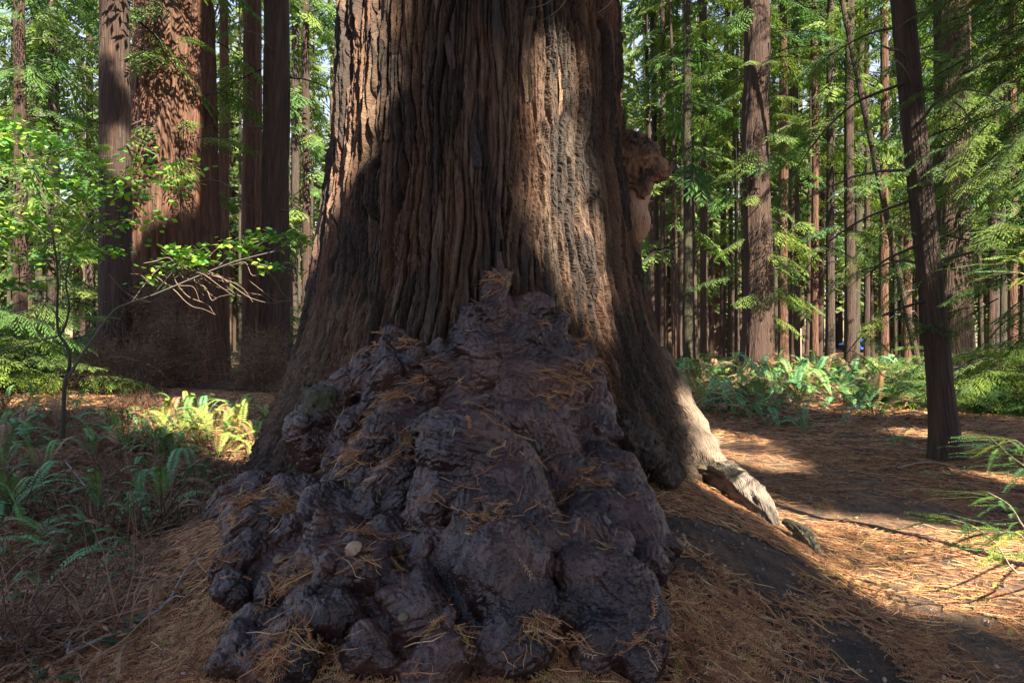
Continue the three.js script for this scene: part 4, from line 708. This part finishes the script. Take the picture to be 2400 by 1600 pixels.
bush(400, 560, 15.6, [1.1, 0.9, 1.6], 1, [twigGeo], DRY, 'wisp of dead twigs on the litter by the thick redwood', 'dry_brush', 'brush');
bush(60, 870, 15, [1.6, 1.5, 1.3], 90, BR.near, GREEN.dark, 'dark green bush under the trees at the picture edge', 'bush', 'bush');
bush(190, 860, 19, [1.7, 1.7, 1.5], 90, BR.mid, GREEN.mid, 'green bush between the shrub and the dark straight redwood', 'bush', 'bush');
bush(-60, 850, 12, [1.6, 2.4, 1.4], 110, BR.near, GREEN.dark, 'tall dark bush partly outside the picture edge', 'bush', 'bush');
bush(690, 850, 22, [1.4, 2.2, 1.5], 90, BR.mid, GREEN.sunny, 'bright bush in the gap beside the giant trunk', 'bush', 'bush');
bush(1555, 838, 22, [1.2, 0.8, 1.0], 60, BR.mid, GREEN.pale, 'twiggy green bush beyond the pale root', 'bush', 'bush');
bush(2300, 900, 12.5, [1.9, 1.4, 1.4], 170, BR.near, GREEN.dark, 'dark thicket behind the leaning redwood', 'bush', 'bush');
bush(2150, 900, 13, [1.0, 0.9, 1.2], 70, BR.near, GREEN.dark, 'low bush at the foot of the thick dark redwood', 'bush', 'bush');
bush(1650, 838, 27, [2.0, 0.8, 1.2], 60, BR.mid, GREEN.mid, 'bush before the mossy trunk beyond the ferns', 'bush', 'bush');
bush(1880, 838, 26, [1.6, 0.7, 1.2], 50, BR.mid, GREEN.dark, 'low dark bush between the trunks beyond the ferns', 'bush', 'bush');
bush(2060, 838, 27, [1.8, 0.8, 1.2], 50, BR.mid, GREEN.mid, 'bush under the thin slanting trunk', 'bush', 'bush');

// ---------------------------------------------------------------- young redwoods on the right
function needleSpray(seed, L, pairs, nl, nw) { // one twig with two flat rows of needles, along +x
  const r = mulberry(seed), b = new Buf(), pts = []; for (let k = 0; k <= 6; k++) { const t = k / 6; pts.push(V(t * L, -0.12 * L * t * t + 0.02 * L * noise(seed, t * 4, 1), 0.05 * L * noise(seed, t * 3, 9))); }
  const C = new THREE.CatmullRomCurve3(pts); b.tube(pts, pts.map((_, k) => 0.0022 * (1.2 - k / 6)), 4, [0.5, 0.35, 0.2], false);
  for (let k = 0; k < pairs; k++) for (const sg of [-1, 1]) { const t = 0.08 + 0.92 * (k + 0.5 * r()) / pairs, p = C.getPoint(Math.min(1, t)), d = V(0.55, -0.1 + 0.2 * r(), sg).normalize(), q = 0.8 + 0.4 * r(); b.blade(p, d, V(-d.z, 0.25, d.x).normalize(), nl * (0.55 + 0.45 * Math.sin(Math.min(1, t * 1.15) * 3.0)) * (0.8 + 0.3 * r()), nw, [q, q, q * 0.9]); }
  return b.geo();
}
const SPRAY = [needleSpray(1, 0.24, 20, 0.028, 0.0032), needleSpray(2, 0.18, 16, 0.025, 0.003), needleSpray(3, 0.3, 24, 0.03, 0.0032)];
const SPRAYMAT = [leafy({ color: rgb(0.20, 0.38, 0.10), roughness: 0.5 }), leafy({ color: rgb(0.32, 0.42, 0.07), roughness: 0.5 }), leafy({ color: rgb(0.14, 0.32, 0.12), roughness: 0.5 })];
{ // sapling whose stem throws the long shadow over the path
  const o = V(3.98, 0, -3.58); o.y = groundH(o.x, o.z); const t = thing('redwood_sapling', 'young redwood at the picture edge holding thin sprays over the path', 'sapling', o), r = mulberry(71);
  mesh('trunk', trunkGeo(0.055, 0.03, 7.5, [0, 0], 12, 40, 0.004, 3, 0.2), MAT.barkGrey, t);
  const limb = (pts, r0) => { const c = curve(pts.map(p => p.sub(o)), 14), b = new Buf(); b.tube(c, c.map((_, k) => mix(r0, 0.0015, k / 14)), 5, [0.30, 0.23, 0.17]); mesh('branch', b.geo(), MAT.twig, t); return c; };
  const stem = y => V(o.x, o.y + y, o.z);
  const sets = [[[stem(0.9), at(2352, 1320, 3.55), at(2290, 1250, 3.5), at(2230, 1205, 3.45), at(2170, 1190, 3.4)], 9], [[stem(0.95), at(2380, 1230, 3.5), at(2320, 1160, 3.5), at(2270, 1130, 3.45)], 8], [[stem(0.7), at(2400, 1290, 3.4), at(2340, 1225, 3.3), at(2260, 1225, 3.25)], 7],
    [[stem(1.1), at(2400, 1090, 3.7), at(2340, 1060, 3.75), at(2270, 1000, 3.8)], 9], [[stem(1.15), at(2390, 1050, 3.75), at(2330, 1010, 3.8), at(2290, 1030, 3.8)], 7], [[stem(2.2), at(2400, 560, 3.7), at(2340, 590, 3.7), at(2290, 610, 3.75)], 8], [[stem(2.3), at(2400, 525, 3.7), at(2330, 530, 3.7)], 6], [[stem(1.9), at(2400, 640, 3.8), at(2330, 625, 3.8), at(2260, 640, 3.8)], 7]];
  for (const [pts, n] of sets) { const c = limb(pts, 0.007); for (let k = 0; k < n * 2; k++) { const e = 0.35 + 0.65 * (k + r() * 0.5) / (n * 2), p = c[Math.min(14, Math.round(e * 14))], m = mesh('spray', SPRAY[r() * 3 | 0], SPRAYMAT[r() * 3 | 0], t); m.position.copy(p); m.quaternion.copy(Q(0.6 * (r() - 0.5), Math.PI + (k % 2 ? 0.8 : -0.8) * (0.5 + r()) * (e > 0.9 ? 0.3 : 1), 0.5 * (r() - 0.5), 'YZX')); m.scale.setScalar(0.75 + 0.45 * r()); } }
  crown(t, r, { lean: [0, 0] }, BR.near, 40, 4.2, 7.4, () => 0.05, 0.55, GREEN.mid, (p, s) => inShaft(p, 0.25));
}
{ // larger young redwood farther along, its limbs hanging into the frame
  const p = at(2500, 900, 8.2); p.y = groundH(p.x, p.z); const t = thing('young_redwood', 'young redwood at the edge with drooping yellow-green branches', 'tree', p), r = mulberry(19), mats = [[], [], []], cols = [[], [], []];
  mesh('trunk', trunkGeo(0.14, 0.05, 14, [0, 0], 16, 40, 0.012, 8), MAT.barkGrey, t);
  for (let k = 0; k < 330; k++) { const y = 1.6 + 6.2 * Math.pow(r(), 0.8), a = Math.PI + (r() - 0.5) * 2.6, rr = 0.05 + 1.9 * r() * (1 - 0.06 * y), g = k % 3; mats[g].push(M4(V(Math.cos(a) * rr, y, -Math.sin(a) * rr), Q(0.4 * (r() - 0.5), a + 0.6 * (r() - 0.5), -0.1 - 0.4 * r(), 'YZX'), 0.3 + 0.32 * r())); cols[g].push(r() < 0.03 ? [0.25, 0.12, 0.04] : mix3(NEEDLE[0], NEEDLE[1], r())); }
  BR.near.forEach((g, i) => inst('crown', g, MAT.foliage, mats[i], cols[i], t));
}
{ // long lower limbs of the leaning redwood sweeping left in front of the far trunks
  const host = scene.children.find(c => c.userData.label === 'slim leaning redwood standing beside the path'), o = host.position, r = mulberry(33);
  for (const pts of [[[2092, 460], [1990, 500], [1900, 560], [1800, 690]], [[2115, 560], [2030, 600], [1990, 640]], [[2078, 190], [1960, 240], [1870, 330], [1810, 420]], [[2070, 60], [1990, 80], [1900, 130]], [[2125, 690], [2020, 730], [1930, 830]]]) {
    const c = curve(pts.map(([u, v], k) => at(u, v, 8.6 + 0.5 * k).sub(o)), 16), b = new Buf(); b.tube(c, c.map((_, k) => mix(0.022, 0.005, k / 16)), 5, [0.05, 0.042, 0.035]); mesh('limb', b.geo(), MAT.twig, host);
    const m = [], q = []; for (let k = 0; k < 6; k++) { const e = c[6 + (r() * 10 | 0)]; m.push(M4(e, Q(0.4 * (r() - 0.5), r() * 6.28, -0.3 * r(), 'YZX'), 0.25 + 0.25 * r())); q.push(mix3(GREEN.mid[0], GREEN.sunny[1], r())); } inst('crown', BR.near[1], MAT.foliage, m, q, host);
  }
}

// ---------------------------------------------------------------- litter
function sprigGeo(seed, L, pairs) { // shed brown twig with its needles
  const r = mulberry(seed), b = new Buf(), pts = []; for (let k = 0; k <= 4; k++) { const t = k / 4 - 0.5; pts.push(V(t * L, 0.05 * L * noise(seed, t * 3, 3) + 0.004, 0.18 * L * noise(seed, t * 2.5, 7))); }
  const C = new THREE.CatmullRomCurve3(pts); b.tube(pts, [0.0022, 0.002, 0.0018, 0.0014, 0.0008], 3, [0.8, 0.75, 0.7], false);
  for (let k = 0; k < pairs; k++) for (const sg of [-1, 1]) { const p = C.getPoint((k + 0.5) / pairs), d = V(0.7, 0.15 * r(), sg * 0.8).normalize(), q = 0.75 + 0.5 * r(); b.blade(p, d, V(-d.z, 0.6 * (r() - 0.5), d.x).normalize(), 0.013 + 0.008 * r(), 0.0016, [q, q, q]); }
  return b.geo();
}
function threadGeo(seed, L) { const b = new Buf(), pts = []; for (let k = 0; k <= 4; k++) { const t = k / 4 - 0.5; pts.push(V(t * L, 0.08 * L * Math.abs(noise(seed, t * 3, 3)) + 0.003, 0.16 * L * noise(seed, t * 2.2, 7))); } b.tube(pts, [0.0012, 0.0022, 0.0022, 0.0018, 0.0008], 3, [1, 1, 1], false); return b.geo(); }
const LITTER = [sprigGeo(8, 0.15, 12), sprigGeo(9, 0.11, 10), sprigGeo(1, 0.13, 10), sprigGeo(2, 0.1, 8), sprigGeo(3, 0.16, 11), threadGeo(4, 0.14), threadGeo(5, 0.1), threadGeo(6, 0.18), threadGeo(7, 0.12)];
const litterTone = r => { const k = r(); const c = k < 0.45 ? [0.46, 0.225, 0.098] : k < 0.72 ? [0.30, 0.125, 0.055] : k < 0.9 ? [0.60, 0.38, 0.19] : k < 0.97 ? [0.2, 0.10, 0.055] : [0.40, 0.34, 0.08], q = 0.75 + 0.5 * r(); return [c[0] * q, c[1] * q, c[2] * q]; };
class Scatter { constructor(n) { this.m = Array.from({ length: n }, () => []); this.c = Array.from({ length: n }, () => []); } add(k, m, c) { this.m[k].push(m); this.c[k].push(c); } }
const upQ = new THREE.Quaternion(), UPV = V(0, 1, 0);
function litterAt(S, r, p, n, scale, lift = 0, flow = null) {
  const k = r() * LITTER.length | 0; upQ.setFromUnitVectors(UPV, n);
  const yaw = flow === null ? r() * 6.28 : flow + (r() - 0.5) * 1.6;
  S.add(k, M4(V(p.x + n.x * lift, p.y + n.y * lift, p.z + n.z * lift), upQ.clone().multiply(Q(0.18 * (r() - 0.5), yaw, 0.16 * (r() - 0.5))), scale * (0.7 + 0.6 * r())), litterTone(r));
}
const gN = (x, z) => V(groundH(x - 0.05, z) - groundH(x + 0.05, z), 0.1, groundH(x, z - 0.05) - groundH(x, z + 0.05)).normalize();
{
  const r = mulberry(1000), S = new Scatter(LITTER.length);
  let n = 0;
  for (let k = 0; k < 190000 && n < 70000; k++) {
    const d = 2.3 + 12 * Math.pow(r(), 1.9), x = (r() * 2 - 1) * (0.8 * d + 0.4), z = -d; if (Math.hypot(x - TREE.x, z - TREE.z) < 1.95) continue;
    const patch = noise(x * 1.1, 51, z * 1.1) + 0.6 * noise(x * 3.3, 52, z * 3.3), onPath = pathDist(x, z) < 0.8; let want = 0.75 + patch * 0.9; { const pd = pathDist(x, z); want -= 0.42 * sstep(1.0, 0.55, pd + 0.35 * noise(x * 1.3, 57, z * 1.3)); }
    if (x > 0.55 && x < 2.4 && z > -4.2) want -= 0.34 + 0.55 * noise(x * 1.7, 53, z * 1.7); // trodden bare earth right of the burl
    if (x > -2 && x < 1.2 && z > -5 && fullBurl(x, groundH(x, z) + 0.03, z) < 0.01) continue;
    if (r() > want) continue;
    const y = groundH(x, z) + (onPath ? 0.01 : 0.002), nn = gN(x, z); litterAt(S, r, V(x, y, z), nn, d > 6 ? 1 + (d - 6) * 0.12 : 1, 0.004 + 0.018 * r() * r() * clamp(want), null); n++;
  }
  LITTER.forEach((g, i) => { const m = inst(numbered('needle_litter'), g, MAT.litter, S.m[i], S.c[i]); m.userData = { kind: 'stuff', label: 'rust-brown shed redwood needles and twigs carpeting the ground', category: 'litter', group: 'ground litter' }; });
  console.log('ground litter', n);
}
{ // needles caught in the hollows of the burl
  const r = mulberry(2000), S = new Scatter(LITTER.length), P = burlGeo.attributes.position, N = burlGeo.attributes.normal; let n = 0;
  for (let k = 0; k < 90000 && n < 13000; k++) {
    const i = r() * P.count | 0, x = P.getX(i), y = P.getY(i), z = P.getZ(i), ny = N.getY(i); if (ny < 0.35 || y < groundH(x, z) - 0.02) continue;
    if (Math.hypot(x - TREE.x, z - TREE.z) < lerpTable(R_TAB, y) - 0.02) continue;
    const nn = V(N.getX(i), ny, N.getZ(i)), hollow = 0.085 - fullBurl(x + nn.x * 0.02, y + 0.085, z + nn.z * 0.02), flat = sstep(0.45, 0.95, ny), drift = noise(x * 3, y * 3 + 9, z * 3);
    const low = sstep(0.55, 0.1, y) * 0.35;
    const want = sstep(0.015, 0.05, hollow) * flat * (0.2 + low * 0.8) * sstep(-0.05, 0.25, drift + low) + sstep(0.2, 0.45, drift + low * 0.4) * flat * 0.35 * sstep(0.012, 0.045, hollow) + 0.004;
    if (r() > want) continue; const m = 1 + (want > 0.2 ? 5 * r() | 0 : 0);
    for (let q = 0; q < m; q++) { litterAt(S, r, V(x + (r() - 0.5) * 0.05, y, z + (r() - 0.5) * 0.05), nn.clone().lerp(UPV, 0.1).normalize(), 0.9, 0.003 + 0.006 * q, null); n++; }
  }
  LITTER.forEach((g, i) => { const m = inst(numbered('burl_litter'), g, MAT.litter, S.m[i], S.c[i]); m.userData = { kind: 'stuff', label: 'tan shed needles caught between the knobs of the burl', category: 'litter', group: 'burl litter' }; });
  console.log('burl litter', n);
}
{ // dead bracken and twigs tangled over the left side
  const r = mulberry(3000), mats = [[], []], cols = [[], []], tm = [], tc = [], brown = frondGeo(9, 0.5, 0.2, 0.25, 22, 0.5), brown2 = frondGeo(10, 0.4, 0.35, 0.5, 18, 0.8);
  for (let k = 0; k < 1300; k++) { const d = 3 + 9 * Math.pow(r(), 1.3), x = -(0.36 + 0.5 * r()) * d, z = -d; if (Math.hypot(x - TREE.x, z - TREE.z) < 2.15 || x > -1.75 || noise(x * 0.8, 71, z * 0.8) < -0.25) continue; const g = k & 1; mats[g].push(M4(V(x, groundH(x, z) + 0.01 + 0.04 * r(), z), Q(0.15 + 0.3 * (r() - 0.5), r() * 6.28, 0.6 * (r() - 0.5)), 0.5 + 0.5 * r())); const q = 0.6 + 0.7 * r(); cols[g].push([0.34 * q, 0.17 * q, 0.085 * q]); if (k % 7 === 0) { tm.push(M4(V(x, groundH(x, z) + 0.01, z), Q(0, r() * 6.28, 0.3 * (r() - 0.5)), V(0.7, 0.6, 0.7).multiplyScalar(0.6 + 0.7 * r()))); const w = 0.5 + 0.8 * r(); tc.push([0.19 * w, 0.098 * w, 0.058 * w]); } }
  const tag = m => { m.userData = { kind: 'stuff', label: 'tangle of dead brown bracken and twigs over the ground', category: 'bracken', group: 'dead bracken' }; };
  tag(inst('dead_bracken', brown, MAT.frond, mats[0], cols[0])); tag(inst('dead_bracken_001', brown2, MAT.frond, mats[1], cols[1])); tag(inst('dead_bracken_002', twigGeo, MAT.frond, tm, tc));
  // and on the fern bank
  const bm = [], bc = []; for (let k = 0; k < 420; k++) { const d = 11 + 11 * r(), p = at(1540 + 640 * r(), 800, d); if (pathDist(p.x, p.z) < 1.5) continue; bm.push(M4(V(p.x, groundH(p.x, p.z) + 0.05 + 0.25 * r(), p.z), Q(0.6 * (r() - 0.5), r() * 6.28, 0.8 * (r() - 0.5)), 0.9 + 0.7 * r())); const q = 0.7 + 0.7 * r(); bc.push([0.24 * q, 0.13 * q, 0.07 * q]); }
  tag(inst('dead_bracken_003', brown, MAT.frond, bm, bc));
}
{ // grit on the trodden earth, and chips of bark in the litter
  const r = mulberry(4100), pm = [], pc = [], cm = [], cc = [], stone = new THREE.IcosahedronGeometry(1, 1), cp = stone.attributes.position;
  for (let k = 0; k < cp.count; k++) { const q = 1 + 0.45 * noise(cp.getX(k) * 1.7, cp.getY(k) * 1.7, cp.getZ(k) * 1.7); cp.setXYZ(k, cp.getX(k) * q, cp.getY(k) * q * 0.6, cp.getZ(k) * q); } stone.computeVertexNormals();
  const cb = new Buf(); { const top = [], low = []; for (let k = 0; k < 7; k++) { const a = k / 7 * 6.28, w = 0.7 + 0.5 * h2(k, 3); top.push(cb.v(Math.cos(a) * w * 1.6, 0.12 + 0.1 * h2(k, 5), Math.sin(a) * w * 0.6, [1, 1, 1])); low.push(cb.v(Math.cos(a) * w * 1.6, -0.1, Math.sin(a) * w * 0.6, [0.7, 0.7, 0.7])); } const c0 = cb.v(0, 0.2, 0, [1, 1, 1]); for (let k = 0; k < 7; k++) { const n = (k + 1) % 7; cb.f(c0, top[n], top[k]); cb.f(top[k], top[n], low[k]); cb.f(top[n], low[n], low[k]); } }
  for (let k = 0; k < 9000; k++) {
    const d = 2.3 + 9 * Math.pow(r(), 1.7), x = (r() * 2 - 1) * (0.8 * d + 0.3), z = -d; if (Math.hypot(x - TREE.x, z - TREE.z) < 2.1) continue; if (x > -2 && x < 1.2 && z > -5 && fullBurl(x, groundH(x, z) + 0.02, z) < 0.02) continue;
    const onPath = pathDist(x, z) < 1.0, soil = x > 0.5 && x < 2.6 && z > -4.6, q = 0.6 + 0.8 * r(), p = V(x, groundH(x, z) + (onPath ? 0.01 : 0.003), z);
    if (r() < (onPath || soil ? 0.75 : 0.12)) { pm.push(M4(p, Q(r(), r() * 6, r()), 0.003 + 0.009 * r() * r())); pc.push([0.20 * q, 0.17 * q, 0.145 * q]); }
    else if (r() < 0.4) { cm.push(M4(p.add(V(0, 0.012, 0)), Q(0.4 * (r() - 0.5), r() * 6.28, 0.4 * (r() - 0.5)), 0.006 + 0.013 * r())); cc.push(r() < 0.3 ? [0.34 * q, 0.24 * q, 0.15 * q] : [0.15 * q, 0.08 * q, 0.05 * q]); }
  }
  inst('gravel', stone, std({}), pm, pc).userData = { kind: 'stuff', label: 'scattered grey grit on the trodden earth of the path', category: 'gravel' };
  inst('bark_chips', cb.geo(), std({ vertexColors: true, side: THREE.DoubleSide }), cm, cc).userData = { kind: 'stuff', label: 'small chips of bark strewn in the needle litter', category: 'litter' };
}
// ---------------------------------------------------------------- fallen sticks
function stick(pts, rad, col, label, side = 0) {
  const r = mulberry(Math.round(pts[0][0] * 3 + pts[0][1])), w = pts.map(([u, v]) => { for (let d = 2.6; d < 20; d += 0.01) { const p = at(u, v, d); if (p.y < groundH(p.x, p.z) + 0.05) return p; } return at(u, v, 8); });
  const b = new Buf(), c = curve(w, 20); c.forEach((p, k) => { p.y += 0.012 * noise(k * 0.6, rad * 300, 2); }); b.tube(c, c.map((_, k) => rad * (1 - 0.55 * k / 20) * (1 + 0.12 * noise(k, 3, rad * 99))), 7, col);
  for (let k = 0; k < side; k++) { const p = c[4 + (r() * 12 | 0)], e = p.clone().add(V(r() - 0.5, 0.15 * r(), r() - 0.5).multiplyScalar(0.45)); b.tube([p, p.clone().lerp(e, 0.5).add(V(0, 0.02, 0)), e], [rad * 0.5, rad * 0.4, rad * 0.2], 5, col); }
  return single('fallen_stick', b.geo(), MAT.twig, label, 'stick');
}
const PALE = [0.30, 0.27, 0.25], WOOD = [0.15, 0.11, 0.085];
stick([[155, 1500], [230, 1465], [310, 1435], [380, 1385], [420, 1320], [465, 1265]], 0.009, PALE, 'long pale stick running up towards the burl at the lower edge', 3);
stick([[155, 1500], [165, 1440], [158, 1400], [172, 1370]], 0.008, PALE, 'short pale stick branching from the foot of the long pale one', 1);
stick([[285, 1165], [350, 1150], [430, 1130], [450, 1115]], 0.009, PALE, 'pale stick lying level among the dead bracken stalks', 1);
stick([[150, 1060], [190, 1110], [235, 1165]], 0.012, PALE, 'grey stick slanting under the arching fern frond', 0);
stick([[425, 1090], [428, 1140], [410, 1190]], 0.006, PALE, 'thin white twig standing beside the burl edge', 0);
stick([[0, 1460], [60, 1490], [130, 1510]], 0.014, WOOD, 'brown stick in the corner by the green seedlings', 0);
stick([[20, 1380], [110, 1330], [210, 1290]], 0.008, WOOD, 'brown stick under the drooping small fern', 2);
stick([[300, 1370], [330, 1290], [400, 1230]], 0.006, WOOD, 'thin curved twig between the ragged frond and the burl', 2);
stick([[330, 1230], [420, 1210], [500, 1180]], 0.007, WOOD, 'dark twig reaching the left foot of the burl', 2);
stick([[2060, 1075], [2120, 1062], [2170, 1065], [2230, 1090], [2290, 1100]], 0.012, [0.24, 0.17, 0.13], 'curved twig lying across the foot of the leaning redwood', 1);
stick([[1600, 940], [1660, 938], [1720, 945]], 0.03, [0.34, 0.30, 0.28], 'pale stick on the ground at the front of the fern bank', 0);
stick([[2030, 945], [2070, 965], [2110, 985]], 0.016, [0.26, 0.19, 0.14], 'broken branch poking from the ferns towards the leaning redwood', 1);
{ // old log behind the ferns
  const a = at(1585, 842, 24), b2 = at(1715, 842, 24.5), b = new Buf(), pts = []; a.y = groundH(a.x, a.z) + 0.28; b2.y = groundH(b2.x, b2.z) + 0.3; for (let k = 0; k <= 12; k++) { const p = a.clone().lerp(b2, k / 12); p.y += 0.05 * noise(k * 0.7, 2, 2); pts.push(p); }
  b.tube(pts, pts.map((_, k) => 0.27 + 0.05 * noise(k * 1.1, 8, 1)), 14, [1, 1, 1]); single('fallen_log', b.geo(), MAT.barkShadedDark, 'dark fallen log lying behind the fern bank', 'log');
}
// ---------------------------------------------------------------- mushrooms and seedlings
function mushroom(u, v, rad, tilt, label, colA, colB) {
  const p = (() => { for (let d = 2.3; d < 6; d += 0.004) { const q = at(u, v, d); if (fullBurl(q.x, q.y, q.z) < 0 || q.y < groundH(q.x, q.z)) return q; } return at(u, v, 3.3); })();
  const t = thing('mushroom', label, 'mushroom', p), b = new Buf(), n = 28, prof = [[0, 0.42], [0.3, 0.4], [0.6, 0.3], [0.85, 0.12], [0.98, -0.05], [0.96, -0.14], [0.8, -0.06], [0.4, 0.02], [0.15, 0.03]], rows = [];
  prof.forEach(([x, y], k) => { const row = []; for (let s = 0; s < n; s++) { const a = s / n * 6.283, w = 1 + 0.09 * noise(Math.cos(a) * 2, Math.sin(a) * 2, u) + 0.03 * Math.cos(a * 11), m = clamp(0.5 + noise(Math.cos(a) * 5, Math.sin(a) * 5, x * 2 + v)); row.push(b.v(Math.cos(a) * x * w * rad, y * rad * (1 + 0.1 * Math.cos(a * 11) * x), Math.sin(a) * x * w * rad, mix3(colA, colB, m))); } rows.push(row); });
  for (let k = 0; k + 1 < rows.length; k++) for (let s = 0; s < n; s++) { const e = (s + 1) % n; b.f(rows[k][s], rows[k][e], rows[k + 1][s]); b.f(rows[k][e], rows[k + 1][e], rows[k + 1][s]); }
  const cap = mesh('cap', b.geo(), MAT.mushroom, t); const st = new Buf(); st.tube([V(0, -0.5 * rad, 0), V(0.03 * rad, -0.1 * rad, 0), V(0, 0.1 * rad, 0)], [0.26 * rad, 0.2 * rad, 0.22 * rad], 10, [0.5, 0.42, 0.32]); mesh('stem', st.geo(), MAT.mushroom, t);
  t.rotation.set(tilt, 0, 0.25); t.position.y += 0.45 * rad; t.position.z += 0.3 * rad; return t;
}
mushroom(812, 1266, 0.042, 0.6, 'pale round mushroom cap among the needles on the dark burl', [0.42, 0.30, 0.20], [0.26, 0.15, 0.085]);
mushroom(642, 1288, 0.036, 0.5, 'brownish mushroom tucked under the knobs left of the pale round one', [0.19, 0.12, 0.075], [0.12, 0.07, 0.042]);
mushroom(667, 1383, 0.022, 0.4, 'tiny tan mushroom half buried in needles below the brownish one', [0.2, 0.15, 0.1], [0.12, 0.08, 0.05]);
mushroom(926, 1420, 0.024, 0.5, 'tiny yellowish mushroom between two small round knobs', [0.17, 0.13, 0.075], [0.10, 0.07, 0.04]);
{
  const lb = new Buf(), ring = []; for (let k = 0; k < 9; k++) { const a = k / 9 * 6.28; ring.push([Math.sin(a) * 0.5, 0.55 - Math.cos(a) * 0.55]); } const c0 = lb.v(0, 0.03, 0.5, [1, 1, 1]), ids = ring.map(([x, z]) => lb.v(x, 0, z, [1, 1, 1])); ids.forEach((a, i) => lb.f(c0, ids[(i + 1) % 9], a)); const g = lb.geo(), mt = [leafy({ color: rgb(0.06, 0.16, 0.08), roughness: 0.5 }), leafy({ color: rgb(0.05, 0.13, 0.05), roughness: 0.5 })], r = mulberry(909);
  for (const [u, v] of [[30, 1540], [75, 1535], [105, 1555], [15, 1500], [160, 1560], [60, 1480], [130, 1300], [230, 1440], [260, 1470], [100, 1450], [320, 1440], [200, 1400], [290, 1460], [1940, 1000], [1985, 1010], [2105, 1095]]) {
    let p = at(u, v, 6); for (let d = 2.6; d < 14; d += 0.01) { const q = at(u, v, d); if (q.y < groundH(q.x, q.z) + 0.03) { p = q; break; } } p.y = groundH(p.x, p.z);
    const t = thing('clover_seedling', u > 1000 ? 'little green seedling at the shaded edge of the path' : 'little three-leaved green seedling in the litter near the pale sticks', 'seedling', p, u > 1000 ? 'seedlings by the path' : 'seedlings in the left litter');
    for (let k = 0; k < 5; k++) { const y = 0.03 + 0.05 * r(), e = V((r() - 0.5) * 0.1, y, (r() - 0.5) * 0.1), b = new Buf(); b.tube([V(0, -0.01, 0), e], [0.0015, 0.001], 3, [0.1, 0.16, 0.05]); mesh('stalk', b.geo(), MAT.twig, t); for (let q = 0; q < 3; q++) { const m = mesh('leaf', g, mt[r() * 2 | 0], t); m.position.copy(e); m.quaternion.copy(Q(-0.1 + 0.3 * r(), q * 2.09 + r(), 0.3 * (r() - 0.5))); m.scale.setScalar(0.014 + 0.014 * r()); } }
  }
}
// ---------------------------------------------------------------- parked cars and posts far off between the trunks
function car(u, d, col, label, turn) {
  const p = at(u, 800, d); p.y = groundH(p.x, p.z); const t = thing('parked_car', label, 'car', p); t.rotation.y = turn;
  const prof = (pts, w, bev) => { const s = new THREE.Shape(); pts.forEach(([x, y], i) => i ? s.lineTo(x, y) : s.moveTo(x, y)); const g = new THREE.ExtrudeGeometry(s, { depth: w, bevelEnabled: true, bevelSize: bev, bevelThickness: bev, bevelSegments: 3 }); g.translate(0, 0, -w / 2); return g; };
  const paint = new THREE.MeshPhysicalMaterial({ color: col, roughness: 0.3, clearcoat: 1, clearcoatRoughness: 0.08 }), glass = std({ color: rgb(0.03, 0.04, 0.05), roughness: 0.08 }), rub = std({ color: rgb(0.02, 0.02, 0.02) }), rim = std({ color: rgb(0.5, 0.5, 0.5), metalness: 0.9, roughness: 0.3 });
  mesh('body', prof([[-2.1, 0.35], [2.1, 0.35], [2.15, 0.7], [1.9, 0.85], [1.0, 0.95], [-1.9, 0.95], [-2.15, 0.8]], 1.55, 0.08), paint, t); mesh('roof', prof([[1.0, 0.95], [0.35, 1.42], [-1.3, 1.44], [-1.9, 0.95]], 1.3, 0.07), paint, t);
  for (const s of [-1, 1]) { const w = mesh('window', prof([[0.82, 1.0], [0.3, 1.36], [-1.2, 1.38], [-1.65, 1.0]], 0.03, 0.005), glass, t); w.position.z = s * 0.735; for (const x of [-1.3, 1.3]) { const wg = new THREE.TorusGeometry(0.24, 0.09, 10, 24), wh = mesh('wheel', wg, rub, t); wh.position.set(x, 0.33, s * 0.8); const rg = new THREE.CylinderGeometry(0.2, 0.2, 0.1, 20); rg.rotateX(Math.PI / 2); mesh('rim', rg, rim, wh); } }
  const ws = mesh('windscreen', new THREE.BoxGeometry(0.03, 0.52, 1.2), glass, t); ws.position.set(0.76, 1.2, 0); ws.rotation.z = 0.95;
  for (const s of [-1, 1]) { const h = mesh('headlight', new THREE.SphereGeometry(0.11, 12, 8), rim, t); h.position.set(2.2, 0.72, s * 0.6); h.scale.x = 0.4; }
}
car(1972, 80, rgb(0.03, 0.10, 0.42), 'blue car parked far off between the trunks', 0.35);
for (const [u, label] of [[1825, 'weathered wooden post far off between the trunks, nearest the foliage-clad redwood'], [1838, 'weathered wooden post far off, second from the foliage-clad redwood']]) {
  const p = at(u, 800, 38); p.y = groundH(p.x, p.z); const b = new Buf(); b.tube([V(0, -0.2, 0), V(0, 1.9, 0), V(0, 2.0, 0)], [0.09, 0.09, 0.06], 8, [0.24, 0.20, 0.15]); single('trail_post', b.geo(), MAT.twig, label, 'post', p);
}

scene.traverse(o => { if (o.isMesh) { o.castShadow = true; o.receiveShadow = true; } });
renderer.render(scene, camera);
